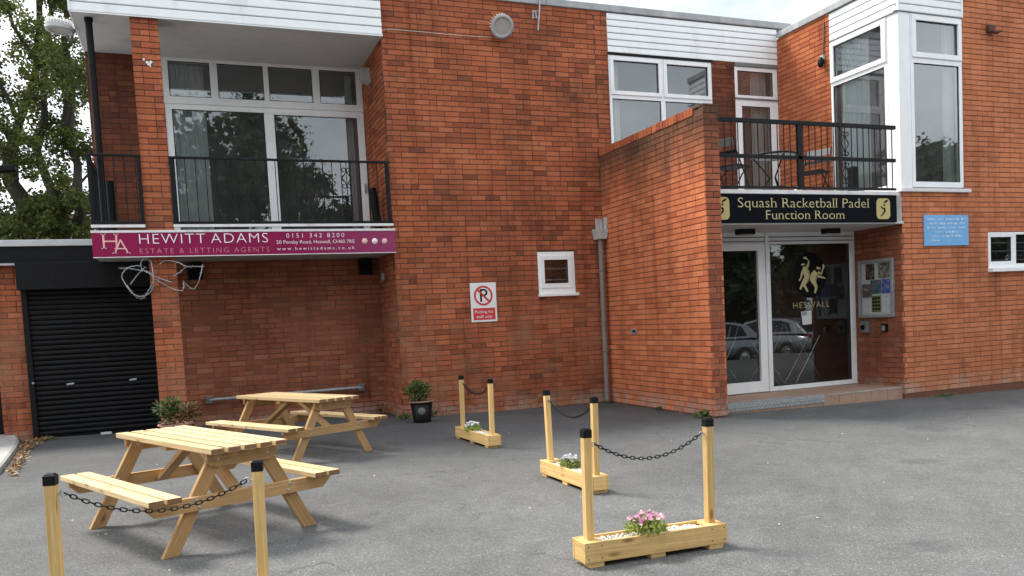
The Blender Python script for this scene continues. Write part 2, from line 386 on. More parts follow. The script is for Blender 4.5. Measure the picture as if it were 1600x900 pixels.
    def leaf(s, c, d, nrm, ln, wd):
        d = d.normalized(); t = d.cross(nrm)
        if t.length < 1e-4: t = d.orthogonal()
        t.normalize(); c = Vector(c)
        return s.add([c, c+d*ln*.5+t*wd*.5, c+d*ln, c+d*ln*.5-t*wd*.5], [(0, 1, 2, 3)])
    def build(s, name, mat, parent=None, bevel=0, org=None):
        me = bpy.data.meshes.new(name); off = wl(parent) if org is None else Vector(org)
        me.from_pydata([(v*K-off)[:] for v in s.v], [], s.f)
        if any(u for u in s.uv):
            ul = me.uv_layers.new(name='UVMap'); i = 0
            for p, u in zip(me.polygons, s.uv):
                for k in range(p.loop_total): ul.data[p.loop_start+k].uv = u[k] if u else (0, 0)
        me.polygons.foreach_set('use_smooth', s.sm); me.materials.append(MATS[mat] if isinstance(mat, str) else mat)
        o = bpy.data.objects.new(name, me); col.objects.link(o); o.parent = parent
        if org is not None and not parent: o.location = off
        WLOC[o.name] = off
        if bevel:
            b = o.modifiers.new('bevel', 'BEVEL'); b.width = bevel*K; b.segments = 2; b.limit_method = 'ANGLE'
        return o
def tag(o, label=None, cat=None, group=None, kind=None):
    if label: o['label'] = label
    if cat: o['category'] = cat
    if group: o['group'] = group
    if kind: o['kind'] = kind
    return o
def thing(name, label, cat, loc=(0, 0, 0), group=None):
    o = bpy.data.objects.new(name, None); col.objects.link(o); o.empty_display_size = .1
    o.location = Vector(loc)*K; WLOC[o.name] = Vector(loc)*K
    return tag(o, label, cat, group)
CH = {}
def kids(o): return [c for c in bpy.data.objects if c.parent == o]
def copy_tree(o, parent=None):
    c = o.copy(); col.objects.link(c); c.parent = parent
    for k in kids(o): copy_tree(k, c)
    return c
def place(o, x, y, z, rz):
    o.location = (x*K, y*K, z*K); o.rotation_euler = (0, 0, rz)

# ------------------------------------------------------------------ lettering (flat print)
def glyph_mesh(body, thin=0, spacing=1, wscale=1):
    cu = bpy.data.curves.new('letters', 'FONT'); cu.body = body; cu.size = 1; cu.offset = thin; cu.space_character = spacing; cu.resolution_u = 3
    ob = bpy.data.objects.new('letters', cu); col.objects.link(ob)
    bpy.context.view_layer.update(); dg = bpy.context.evaluated_depsgraph_get()
    me = bpy.data.meshes.new_from_object(ob.evaluated_get(dg))
    bpy.data.objects.remove(ob); bpy.data.curves.remove(cu)
    vs = [(v.co.x*wscale, v.co.y) for v in me.vertices]; fs = [tuple(p.vertices) for p in me.polygons]
    ec = {}
    for p in me.polygons:
        for a, b in p.edge_keys: ec[(a, b)] = ec.get((a, b), 0)+1
    bound = [e for e, n in ec.items() if n == 1]
    bpy.data.meshes.remove(me)
    return vs, fs, bound
def letters(body, cap, o, eu, ev, mat, parent, width=None, align='L', thin=0, spacing=1, serif=False, name='lettering', wscale=1, skew=0):
    """flat letters: cap height cap, baseline start o; eu/ev unit axes on the sign"""
    vs, fs, bound = glyph_mesh(body, thin, spacing, wscale)
    if serif:
        ext = []
        for a, b in bound:
            (xa, ya), (xb, yb) = vs[a], vs[b]
            if abs(ya-yb) < .004 and .05 < abs(xa-xb) < .16:
                x0, x1 = min(xa, xb), max(xa, xb); up = min(abs(ya), abs(ya-.69), abs(ya-.52))
                if up < .06:
                    th = .042*(1 if ya < .2 else -1); ext.append((x0-.055, x1+.055, ya, ya+th))
        for x0, x1, y0, y1 in ext:
            n = len(vs); vs += [(x0, y0), (x1, y0), (x1, y1), (x0, y1)]; fs.append((n, n+1, n+2, n+3))
    xs = [v[0] for v in vs]; x0, x1 = min(xs), max(xs); sc = cap/.69
    sx = sc if width is None else width/(x1-x0)
    o, eu, ev = Vector(o), Vector(eu), Vector(ev)
    sh = 0 if align == 'L' else -(x1-x0)*sx/2 if align == 'C' else -(x1-x0)*sx
    mb = MB(); mb.add([o+eu*((x-x0)*sx+sh+skew*y*sc)+ev*(y*sc) for x, y in vs], fs)
    return mb.build(name, mat, parent)

# ------------------------------------------------------------------ wall / frame helpers
def Zr(z): return z+H0                       # heights measured from eye level
CO, BL, BH, JT = .075, .225, .0650, .0080     # course, brick pitch, brick height, joint
def slab(mb, O, U, N, u0, u1, z0, z1, holes, d0, d1):
    """wall slab between depths d0 (front) and d1 along N, with rectangular holes"""
    us = sorted({u0, u1, *[min(max(h[i], u0), u1) for h in holes for i in (0, 1)]}); zs = sorted({z0, z1, *[min(max(h[i], z0), z1) for h in holes for i in (2, 3)]})
    O, U, N = Vector(O), Vector(U), Vector(N); up = Vector((0, 0, 1))
    for k in range(len(zs)-1):
        run = None
        for j in range(len(us)):
            solid = False
            if j < len(us)-1 and us[j+1]-us[j] > 1e-5 and zs[k+1]-zs[k] > 1e-5:
                cu, cz = (us[j]+us[j+1])/2, (zs[k]+zs[k+1])/2
                solid = not any(h[0] < cu < h[1] and h[2] < cz < h[3] for h in holes)
            if solid and run is None: run = us[j]
            if not solid and run is not None:
                a, b = run, us[j]; run = None
                c = O+U*((a+b)/2)+N*((d0+d1)/2)+up*((zs[k]+zs[k+1])/2-O.z)
                mb.obox(c, U*((b-a)/2), up*((zs[k+1]-zs[k])/2), N*((d0-d1)/2))
BRICKS = []       # (screen area, wall object, O, U, N, u0, u1, z0, z1, proud, material)
def brick_wall(name, parent, O, U, N, ulen, z0, z1, holes=(), mat='brick_main', phase=0., thick=.11, label=None, trim=(0, 0), jt=None):
    O, U, N = Vector((O[0], O[1], 0)), Vector((*U, 0)), Vector((*N, 0))
    mb = MB(); slab(mb, O, U, N, trim[0], ulen-trim[1], z0, z1, list(holes), -.007, -thick)
    red = mat in ('brick_right', 'brick_wing', 'brick_side'); jt = .0055 if red else JT
    wo_ = mb.build(name, 'mortar_red' if red else 'mortar', parent)
    if label: wo_['label'] = label
    r = random.Random(sum(map(ord, name))+int(ulen*100))
    k = 0; zc = Zr(-1.36)
    while zc < z1:
        za, zb = max(zc, z0), min(zc+BH, z1)
        if zb-za > .02:
            u = -phase-(BL/2 if k % 2 else 0)
            while u < ulen:
                ub = u+BL-jt; ln = BL
                if r.random() < .10:                     # a header now and then
                    ub = u+BL/2-jt; ln = BL/2
                a, b = max(u, 0), min(ub, ulen)
                u += ln
                if b-a < .02: continue
                segs = [(a, b, za, zb)]
                for h in holes:
                    out = []
                    for (p, q, c, d) in segs:
                        if q <= h[0] or p >= h[1] or d <= h[2] or c >= h[3]: out.append((p, q, c, d)); continue
                        if p < h[0]: out.append((p, h[0]-.004, c, d))
                        if q > h[1]: out.append((h[1]+.004, q, c, d))
                        pm, qm = max(p, h[0]), min(q, h[1])
                        if c < h[2]: out.append((pm, qm, c, h[2]-.003))
                        if d > h[3]: out.append((pm, qm, h[3]+.003, d))
                    segs = out
                for (p, q, c, d) in segs:
                    if q-p < .022 or d-c < .016: continue
                    pr = r.uniform(-.0018, .0022)
                    ps = [proj(O+U*x+Vector((0, 0, zz))) for x, zz in ((p, c), (q, c), (q, d), (p, d))]
                    inside = all(-5 < x < 1605 and -5 < y < 905 for x, y in ps)
                    ar = abs(sum(ps[i][0]*ps[(i+1) % 4][1]-ps[(i+1) % 4][0]*ps[i][1] for i in range(4)))/2 if inside else 0
                    if (O+U*p-Vector((0, 0, 0))).dot(N) > 0: ar = 0      # faces away from the camera
                    BRICKS.append([ar, wo_, O, U, N, p, q, c, d, pr, mat])
        zc += CO; k += 1
    return wo_
def brick_verts(O, U, N, p, q, c, d, pr):
    up = Vector((0, 0, 1)); f = N*pr; b = N*-.03; e = .0022
    A = [O+U*p+up*c+b, O+U*q+up*c+b, O+U*q+up*d+b, O+U*p+up*d+b]
    B = [O+U*p+up*c+f-N*.003, O+U*q+up*c+f-N*.003, O+U*q+up*d+f-N*.003, O+U*p+up*d+f-N*.003]
    C = [O+U*(p+e)+up*(c+e)+f, O+U*(q-e)+up*(c+e)+f, O+U*(q-e)+up*(d-e)+f, O+U*(p+e)+up*(d-e)+f]
    fs = [(8, 9, 10, 11)]
    for i in range(4):
        j = (i+1) % 4; fs += [(i, j, 4+j, 4+i), (4+i, 4+j, 8+j, 8+i)]
    if U.cross(up).dot(N) < 0: fs = [tuple(reversed(f_)) for f_ in fs]
    return A+B+C, fs
def lay_bricks(limit=300):
    """the bricks that show largest become objects, the rest of each wall one brickwork mesh"""
    hid = [(80, 655, 540, 880), (895, 650, 1140, 890), (142, 355, 618, 404), (714, 585, 780, 700), (840, 605, 950, 770), (130, 240, 225, 352)]
    for b in BRICKS:
        cx, cy = proj(b[2]+b[3]*((b[5]+b[6])/2)+Vector((0, 0, (b[7]+b[8])/2)))
        if any(h[0] < cx < h[2] and h[1] < cy < h[3] for h in hid): b[0] *= .1
    BRICKS.sort(key=lambda b: -b[0])
    shared = {}; bulk = {}
    for i, (ar, wo_, O, U, N, p, q, c, d, pr, mat) in enumerate(BRICKS):
        if i < limit and ar > 0:
            key = (round(q-p, 3), round(d-c, 3), round(U.x, 2), round(U.y, 2), round(N.x, 2), round(N.y, 2), mat)
            me = shared.get(key)
            if me is None:
                vs, fs = brick_verts(Vector(), U, N, 0, q-p, 0, d-c, 0)
                me = bpy.data.meshes.new('brick'); me.from_pydata([(v*K)[:] for v in vs], [], fs); me.materials.append(MATS[mat]); shared[key] = me
            o = bpy.data.objects.new('brick', me); col.objects.link(o); o.parent = wo_
            o.location = (O+U*p+Vector((0, 0, c))+N*pr)*K-wl(wo_)
        else:
            mb = bulk.setdefault((wo_.name, mat), (wo_, MB()))[1]
            vs, fs = brick_verts(O, U, N, p, q, c, d, pr); mb.add(vs, fs)
    for (n, mat), (wo_, mb) in bulk.items(): mb.build('brickwork', mat, wo_)['kind'] = 'stuff'

def window(name, parent, O, U, N, rect, panes, depth=.06, back=.0, sash=.0, glass='glass', label=None, sill=None, mat='white_upvc', beads=.018):
    """frame with panes [(u0,u1,z0,z1)]; front of the frame at distance `back` behind the wall face"""
    O, U, N = Vector((O[0], O[1], 0)), Vector((*U, 0)), Vector((*N, 0)); up = Vector((0, 0, 1))
    mb = MB(); slab(mb, O, U, N, *rect, panes, -back, -back-depth)
    f = mb.build(name, mat, parent, bevel=.004)
    if label: f['label'] = label
    for (a, b, c, d) in panes:
        if sash:       # opening sash standing proud of the frame
            sm = MB(); slab(sm, O, U, N, a-sash, b+sash, c-sash, d+sash, [(a+.008, b-.008, c+.008, d-.008)], -back+.016, -back-.002)
            sm.build('sash', mat, f, bevel=.004)
        g = MB(); g.add([O+U*x+up*z+N*(-back-.022) for x, z in ((a, c), (b, c), (b, d), (a, d))], [(0, 1, 2, 3) if U.cross(up).dot(N) > 0 else (3, 2, 1, 0)])
        g.build('pane', glass, f)
        bd = MB(); slab(bd, O, U, N, a-.001, b+.001, c-.001, d+.001, [(a+.009, b-.009, c+.009, d-.009)], -back-.012, -back-.020)
        bd.build('gasket', 'black_paint', f)
    if sill:
        sb = MB(); u0, u1, z0, z1, pr = sill
        sb.obox(O+U*((u0+u1)/2)+N*(pr/2-.02)+up*((z0+z1)/2), U*((u1-u0)/2), N*(pr/2+.02), up*((z1-z0)/2)); sb.build('sill', mat, f, bevel=.005)
    return f
def room(parent, x0, x1, y0, y1, z0, z1, wall='room_wall', floor='room_wall', ceil='room_ceiling', yl=None):
    t = .05; yl = y0 if yl is None else yl
    mb = MB(); mb.box(x0-t, x1+t, y1, y1+t, z0, z1); mb.box(x0-t, x0, yl, y1, z0, z1); mb.box(x1, x1+t, y0, y1, z0, z1)
    mb.build('room_walls', wall, parent)
    MB().box(x0-t, x1+t, y0, y1+t, z0-t, z0-.001).build('room_floor', floor, parent)
    MB().box(x0-t, x1+t, y0, y1+t, z1+.001, z1+t).build('room_ceiling', ceil, parent)
def curtain(label, P0, P1, z0, z1, folds, amp, group=None):
    P0, P1 = Vector((*P0, 0)), Vector((*P1, 0)); d = P1-P0; n = Vector((-d.y, d.x, 0)).normalized(); N_ = folds*8; vs = []; fs = []
    for i in range(N_+1):
        t = i/N_; o = P0+d*t+n*amp*(sin(t*folds*2*pi)+.35*sin(t*folds*4.7+1)); 
        for zz, k in ((z1, .75), (.5*(z0+z1), 1), (z0, 1.15)): q = P0+d*t+(o-P0-d*t)*k; vs.append((q.x, q.y, zz))
    for i in range(N_):
        for j in range(2): a = i*3+j; fs.append((a, a+3, a+4, a+1))
    mb = MB(); mb.add(vs, fs, smooth=True); o = mb.build('curtain', 'curtain'); return tag(o, label, 'curtain', group)
def boards(parent, name, O, U, N, u0, u1, z0, n, pitch, mat='white_board'):
    """horizontal shiplap boards, each its own piece on a backing"""
    O, U, N = Vector((O[0], O[1], 0)), Vector((*U, 0)), Vector((*N, 0)); up = Vector((0, 0, 1))
    b = MB(); b.obox(O+U*((u0+u1)/2)-N*.03+up*(z0+n*pitch/2), U*((u1-u0)/2), N*.02, up*(n*pitch/2)); f = b.build(name, 'grey_plastic', parent)
    for k in range(n):
        m_ = MB(); za = z0+k*pitch
        poly = [(-.012, 0), (.006, .004), (.008, .014), (.002, pitch-.010), (-.012, pitch-.006)]
        m_.prism(poly, O+U*u0+up*za, N, up, U*(u1-u0)); m_.build('cladding_board', mat, f)
    return f

# ================================================================== SETTING
def ground():
    mb = MB(); xs = [-200, -60, -25, -14, -8, -4, 0, 4, 8, 14, 25, 60, 200]; ys = [-200, -80, -30, -12, -4, 2, 6, 9, 12, 16, 24, 40, 90, 250]
    vs = [(x, y, gz(x)) for y in ys for x in xs]; nx_ = len(xs)
    fs = [(j*nx_+i, j*nx_+i+1, (j+1)*nx_+i+1, (j+1)*nx_+i) for j in range(len(ys)-1) for i in range(nx_-1)]
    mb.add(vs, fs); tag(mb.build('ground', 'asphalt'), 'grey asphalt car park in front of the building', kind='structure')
ground()
def kerb():
    pts = [aG(x, y) for x, y in ((-160, 790), (-80, 775), (0, 741), (14, 722), (26, 705), (30, 695), (26, 683), (12, 672))]
    top = .07; poly = [(p.x, p.y) for p in pts]+[(-3.4, 12.0), (-6, 11.5), (-6, 7.5)]
    mb = MB(); cx = sum(p[0] for p in poly)/len(poly); cy = sum(p[1] for p in poly)/len(poly)
    n = len(poly); vs = []
    for s_, z in ((1, gz(-2)-.02), (1, top*.75+gz(-2)), (.975, top+gz(-2))):
        vs += [(cx+(x-cx)*s_, cy+(y-cy)*s_, z) for x, y in poly]
    fs = [tuple(range(2*n, 3*n))]+[(k*n+i, k*n+(i+1) % n, (k+1)*n+(i+1) % n, (k+1)*n+i) for k in range(2) for i in range(n)]
    mb.add(vs, fs); tag(mb.build('pavement', 'concrete'), 'pale worn concrete apron beside the garage pier', kind='structure')
kerb()

# ================================================================== CLUBHOUSE
YA, XL, XB, YB, XB2, XD, YD, YC = 11.5, 2.80, 6.155, 8.73, 6.375, 9.639, 8.95, 9.86
YE, YL, YP = 12.95, 12.52, 11.45
ZB = -.25
club = thing('clubhouse', 'two storey red brick clubhouse with white cladding, balconies and glazed entrance', 'building', (4.5, 11.5, 0))
X_, nX, nYm = (1, 0), (-1, 0), (0, -1)
# front wall (with the small window) -----------------------------------------
sw = (Zr(.345), Zr(1.012)); SW0, SW1 = 5.015, 5.635
ROOF = Zr(4.70)
h_front = [(SW0-XL, SW1-XL, sw[0], sw[1])]
brick_wall('front_wall', club, (XL, YA), X_, nYm, XB-XL, ZB, ROOF, h_front, 'brick_main', .03)
WX0, WX1, WZ1 = 6.375, 8.30, Zr(4.09)
brick_wall('front_wall_upper', club, (XB, YA), X_, nYm, WX0-XB, Zr(1.3), ROOF, [], 'brick_main', .1, trim=(.002, 0))
brick_wall('balcony_pier', club, (8.302, YA), X_, nYm, .452, Zr(1.3), Zr(4.10), [], 'brick_sooty', .05)
# recess on the left ------------------------------------------------------------
brick_wall('recess_side_wall', club, (XL, YE), (0, -1), nX, YE-YA, ZB, Zr(4.05), [], 'brick_main', .06, trim=(0, .008))
brick_wall('recess_back_wall', club, (-.36, YL), X_, nYm, XL+.36, ZB, Zr(1.06), [], 'brick_recess', .02)
brick_wall('upper_back_wall', club, (-1.07, YE), X_, nYm, .98, Zr(1.2), Zr(4.05), [], 'brick_sooty', .07)
p_l, p_r = -.412, -.086
brick_wall('pillar', club, (p_l, YP), X_, nYm, p_r-p_l, ZB, Zr(4.05), [], 'brick_main', .0, trim=(.007, .007))
brick_wall('pillar_side', club, (p_r, YP), (0, 1), (1, 0), .32, ZB, Zr(4.05), [], 'brick_main', .0, thick=.15, trim=(.008, 0))
MB().box(p_l+.007, p_l+.05, YP+.02, YP+.32, ZB, Zr(4.05)).build('pillar_core', 'mortar', club)
# wing wall beside the entrance ---------------------------------------------------
ZW = Zr(2.475)
brick_wall('wing_wall', club, (XB, YA), (0, -1), nX, YA-YB, ZB, ZW, [(.78, .91, Zr(-.285), Zr(-.235))], 'brick_wing', .05, trim=(0, .008))
brick_wall('wing_wall_end', club, (XB, YB), X_, nYm, XB2-XB, ZB, ZW+.075, [], 'brick_end', .0, trim=(.008, .008))
brick_wall('wing_wall_inner', club, (XB2, YB), (0, 1), (1, 0), YA-YB, ZB, ZW, [], 'brick_wing', .05, thick=.1, trim=(.008, 0))
def coping_bricks():
    wc = MB().box(XB+.012, XB2-.012, YB+.02, YA, ZW, ZW+.06).build('wing_coping', 'mortar', club)
    n = 36; r = random.Random(5)
    for k in range(n):
        y0 = YB+.225+k*(YA-YB-.225)/n; wd = (YA-YB-.225)/n
        m_ = MB(); z_ = ZW+r.uniform(-.003, .003); m_.box(XB-.006+r.uniform(-.004, .004), XB2+.004, y0+.005, y0+wd-.005, z_+.004, z_+.105); m_.build('coping_brick', 'brick_coping', wc)
    m_ = MB(); m_.box(XB+.002, XB2-.002, YB+.002, YB+.215, ZW+.078, ZW+.10); m_.build('coping_stone', 'brick_wing', wc)
coping_bricks()
# air brick slot in the wing wall
def slot():
    v = MB(); slab(v, (XB, YA, 0), (0, -1, 0), (-1, 0, 0), .76, .93, Zr(-.295), Zr(-.225), [(.79, .90, Zr(-.28), Zr(-.24))], .012, -.02); o = v.build('vent_frame', 'galvanised', club)
    MB().box(XB+.02, XB+.05, YA-.92, YA-.77, Zr(-.30), Zr(-.22)).build('vent_duct', 'black_paint', o)
slot()
# right block ------------------------------------------------------------------------
ZR = Zr(4.525); ZCL = Zr(4.09); SILL = Zr(1.60)
RX1 = 13.2
RW0, RW1, RWz0, RWz1 = 11.362, 12.62, Zr(.375), Zr(.958)
brick_wall('right_wall', club, (XD, YD), X_, nYm, RX1-XD, ZB, ZR, [(-.01, 10.875-XD, Zr(1.56), ZR+.1), (RW0-XD, RW1-XD, RWz0, RWz1)], 'brick_right', .04, trim=(.002, 0))
brick_wall('right_side_wall', club, (XD, YA), (0, -1), nX, YA-10.275, Zr(1.45), ZR, [], 'brick_side', .0)
brick_wall('entrance_side_wall', club, (XD, YC+.04), (0, -1), nX, YC+.04-YD, ZB, Zr(1.56), [], 'brick_recess', .03, trim=(0, .008))
# solid cores and roofs ------------------------------------------------------------------
def cores():
    b = MB(); b.box(-1.07, -.97, YE+.12, 18, Zr(1.2), Zr(4.6)); b.box(XL+.12, 6.2, 15.2, 15.4, ZB, ROOF-.02); b.box(RX1-.11, RX1, YD+.12, 16, ZB, ZR-.02); b.box(-1, XL, 18, 18.1, ZB, Zr(4.6)); b.build('rear_wall', 'mortar', club)
    MB().box(XL+.02, XD+.1, YA+.08, 18, ROOF-.10, ROOF-.005).box(-1.05, XL+.02, 11.45, 18, Zr(4.62), ROOF-.02).box(XD+.06, RX1-.02, YD+.08, 18, ZR-.08, ZR-.006).build('roof_deck', 'coping_metal', club)
cores()
def copings():
    c = MB(); c.box(2.80, 5.35, YA-.035, YA+.3, ROOF+.001, ROOF+.105); c.box(5.355, XD+.30, YA-.03, YA+.3, ROOF+.003, ROOF+.108); c.build('roof_edge_trim', 'coping_metal', club, bevel=.01)
    c = MB(); c.box(XD-.03, XD+.3, YD-.03, YA-.04, ZR+.002, ZR+.105); c.box(XD+.302, RX1, YD-.032, YD+.3, ZR+.002, ZR+.104); c.build('roof_edge_trim', 'coping_metal', club, bevel=.01)
    c = MB(); c.box(-1.09, XL-.003, YP-.09, YP+.2, Zr(4.735), Zr(4.84)); c.build('roof_edge_trim', 'coping_metal', club, bevel=.01)
copings()
# cladding ----------------------------------------------------------------------------------
YF = 11.40
boards(club, 'left_fascia', (-1.06, YF), X_, nYm, 0, 2.785+1.06, Zr(4.035), 6, .117)
MB().box(-1.085, -1.061, YF-.012, YF+.06, Zr(4.03), Zr(4.735)).box(-1.085, -1.062, YF+.062, YE+.1, Zr(4.033), Zr(4.735)).build('fascia_end', 'white_board', club)
MB().box(-1.058, XL-.001, YF+.005, YE+.05, Zr(4.036), Zr(4.06)).build('soffit', 'soffit_paint', club)
MB().box(-1.06, XL-.004, YF-.004, YF+.004, Zr(4.020), Zr(4.034)).build('soffit_bead', 'white_board', club)
boards(club, 'front_cladding', (WX0, YA-.005), X_, nYm, .005, XD-WX0-.004, ZCL, 6, .1005)
boards(club, 'side_cladding', (XD, 10.272), (0, -1), nX, 0, 10.272-YD-.012, ZCL, 4, .107)
boards(club, 'bay_cladding', (XD, YD), X_, nYm, -.004, 10.868-XD, ZCL, 4, .107)
MB().box(XD-.018, XD+.016, YD-.018, YD+.016, ZCL-.004, ZR).build('corner_trim', 'white_board', club)
MB().box(10.858, 10.884, YD-.02, YD+.03, ZCL, ZR).build('cladding_end_trim', 'white_board', club)
# windows -------------------------------------------------------------------------------------
# wide glazed screen at the back of the left balcony
wz0, wz1 = Zr(1.40), Zr(4.035)
tz0, tz1 = Zr(3.48), Zr(3.985)
window('balcony_screen', club, (0, YE), X_, nYm, (-.10, XL-.003, Zr(3.40), wz1), [(-.01, .555, tz0, tz1), (.66, 1.31, tz0, tz1), (1.385, 2.03, tz0, tz1), (2.14, 2.70, tz0, tz1)], depth=.09, back=0, label='row of four top lights under the soffit')
def sliders():
    window('sliding_door', club, (0, YE), X_, nYm, (-.10, XL-.003, Zr(1.36), Zr(3.398)), [(.0, 1.285, Zr(1.48), Zr(3.30)), (1.43, 2.69, Zr(1.48), Zr(3.28))], depth=.09, back=.012)
    MB().box(-.105, XL-.003, YE-.014, YE+.01, Zr(3.375), Zr(3.415)).build('transom', 'white_upvc', club, bevel=.004)
    h = MB(); h.box(2.735, 2.76, YE-.04, YE+.01, Zr(2.12), Zr(2.26)); h.build('door_handle', 'galvanised', club, bevel=.004)
sliders()
room(club, -.95, XL-.14, YE+.12, 17.8, Zr(1.36), Zr(4.02))
curtain('pale green curtain drawn at the pillar end of the left balcony screen', (-.03, YE+.17), (.47, YE+.19), Zr(1.42), Zr(3.98), 7, .028)
curtain('narrow pale curtain at the brick end of the left balcony screen', (2.56, YE+.2), (2.66, YE+.2), Zr(1.42), Zr(3.98), 2, .02)
# first floor window above the wing wall
window('first_floor_window', club, (0, YA), X_, nYm, (WX0+.008, WX1, Zr(1.5), Zr(4.055)), [(6.46, 7.285, Zr(3.50), Zr(3.975)), (7.43, 8.225, Zr(3.50), Zr(3.975)), (6.43, 7.315, Zr(1.6), Zr(3.385)), (7.40, 8.25, Zr(1.6), Zr(3.385))], depth=.08, back=.004)
for a, b in ((6.46, 7.285), (7.43, 8.225)):
    s_ = MB(); slab(s_, (0, YA, 0), (1, 0, 0), (0, -1, 0), a-.055, b+.055, Zr(3.445), Zr(4.03), [(a+.004, b-.004, Zr(3.504), Zr(3.971))], .018, -.003); s_.build('sash', 'white_upvc', club, bevel=.004)
MB().box(WX0, 8.31, YA-.02, YA+.02, Zr(4.058), ZCL-.003).build('window_head', 'black_paint', club)
room(club, WX0+.02, XD-.06, YA+.13, 15, Zr(1.45), Zr(4.08))
curtain('pale curtain at the left edge of the window above the wing wall', (6.45, YA+.17), (6.64, YA+.17), Zr(1.6), Zr(4.02), 3, .02)
# balcony door and top light
window('balcony_door', club, (0, YA), X_, nYm, (8.757, XD-.004, Zr(1.5), Zr(3.49)), [(8.885, 9.47, Zr(1.6), Zr(3.385))], depth=.08, back=.0)
window('door_top_light', club, (0, YA), X_, nYm, (8.757, XD-.004, Zr(3.515), Zr(4.03)), [(8.815, 9.545, Zr(3.565), Zr(3.965))], depth=.08, back=.004)
MB().box(8.757, XD-.004, YA-.022, YA+.02, Zr(3.491), Zr(3.513)).build('door_drip', 'grey_plastic', club)
MB().box(8.757, XD-.004, YA-.02, YA+.02, Zr(4.033), ZCL-.003).build('door_head', 'grey_plastic', club)
curtain('grey net curtain behind the first floor balcony door', (9.20, YA+.17), (9.52, YA+.17), Zr(1.55), Zr(4.0), 4, .02)
# corner bay window
window('bay_side_window', club, (XD, 0), (0, -1), nX, (-10.268, -9.155, SILL, Zr(4.078)), [(-10.20, -9.245, Zr(3.51), Zr(3.99)), (-10.225, -9.215, Zr(1.68), Zr(3.385))], depth=.07, back=0)
s_ = MB(); slab(s_, (XD, 0, 0), (0, -1, 0), (-1, 0, 0), -10.262, -9.172, Zr(3.445), Zr(4.055), [(-10.195, -9.25, Zr(3.514), Zr(3.986))], .02, -.002); s_.build('sash', 'white_upvc', club, bevel=.004)
window('bay_front_window', club, (0, YD), X_, nYm, (9.862, 10.872, SILL+.02, Zr(4.078)), [(9.955, 10.79, Zr(3.53), Zr(3.985)), (9.925, 10.81, Zr(1.70), Zr(3.385))], depth=.07, back=.0)
s_ = MB(); slab(s_, (0, YD, 0), (1, 0, 0), (0, -1, 0), 9.885, 10.855, Zr(3.46), Zr(4.05), [(9.96, 10.785, Zr(3.534), Zr(3.981))], .02, -.002); s_.build('sash', 'white_upvc', club, bevel=.004)
MB().box(XD, XD+.218, YD, YD+.20, SILL+.001, ZCL-.003).build('bay_corner_post', 'white_upvc', club, bevel=.006)
MB().box(9.596, 10.975, YD-.045, YD+.12, Zr(1.548), SILL).box(9.598, 9.66, YD+.121, 10.27, Zr(1.55), SILL-.002).build('bay_sill', 'sign_edge', club, bevel=.006)
MB().box(9.58, 10.872, YD-.016, YD+.03, ZCL-.012, ZCL-.003).box(XD-.016, XD+.03, YD+.031, 10.27, ZCL-.012, ZCL-.003).build('window_head', 'grey_plastic', club)
room(club, XD+.10, RX1-.16, YD+.14, 13, Zr(1.60), Zr(4.08), yl=10.28)
curtain('white curtain behind the side pane of the corner bay window', (XD+.13, 10.17), (XD+.13, 9.62), Zr(1.66), Zr(4.02), 7, .02)
curtain('broad pale curtain at the right of the bay front pane', (10.66, YD+.15), (10.84, YD+.15), Zr(1.66), Zr(4.02), 4, .022)
curtain('thin pale curtain edge at the corner post of the bay front pane', (9.93, YD+.17), (10.01, YD+.17), Zr(1.66), Zr(4.02), 2, .015)
# small ground floor windows with security bars
def bars(parent, x0, x1, y, zs):
    for z in zs: b = MB(); b.box(x0, x1, y-.008, y+.008, z-.010, z+.010); b.build('security_bar', 'galvanised', parent)
f = window('small_window', club, (0, YA), X_, nYm, (SW0, SW1, sw[0]+.0, sw[1]), [(SW0+.10, SW1-.11, Zr(.525), Zr(.893))], depth=.07, glass='glass_door', back=.0, sill=(SW0-.012, SW1+.03, sw[0]-.014, sw[0]+.028, .07))
bars(f, SW0+.1, SW1-.11, YA+.06, (Zr(.76), Zr(.59)))
s_ = MB(); slab(s_, (0, YA, 0), (1, 0, 0), (0, -1, 0), SW0+.04, SW1-.05, Zr(.46), Zr(.955), [(SW0+.104, SW1-.114, Zr(.529), Zr(.889))], .016, -.003); s_.build('sash', 'white_upvc', club, bevel=.004)
room(club, 4.6, 6.0, YA+.13, 13, Zr(.2), Zr(1.15), 'dark_interior', 'dark_interior', 'dark_interior')
f = window('barred_window', club, (0, YD), X_, nYm, (RW0, RW1, RWz0, RWz1), [(RW0+.055, RW0+.50, Zr(.515), Zr(.885)), (RW0+.60, RW0+1.16, Zr(.475), Zr(.92))], depth=.07, glass='glass_door', back=.0, sill=(RW0-.012, RW1+.03, RWz0-.02, RWz0+.04, .09))
bars(f, RW0+.055, RW0+.50, YD+.055, (Zr(.80), Zr(.675), Zr(.535))); bars(f, RW0+.60, RW0+1.16, YD+.055, (Zr(.80), Zr(.675), Zr(.54)))
room(club, 11.2, 12.9, YD+.13, 10.6, Zr(.2), Zr(1.2), 'dark_interior', 'dark_interior', 'dark_interior')
# left balcony deck -------------------------------------------------------------------------
MB().box(-1.035, XL-.001, YF+.03, YE-.001, Zr(1.06), Zr(1.375)).build('balcony_slab', 'concrete', club)
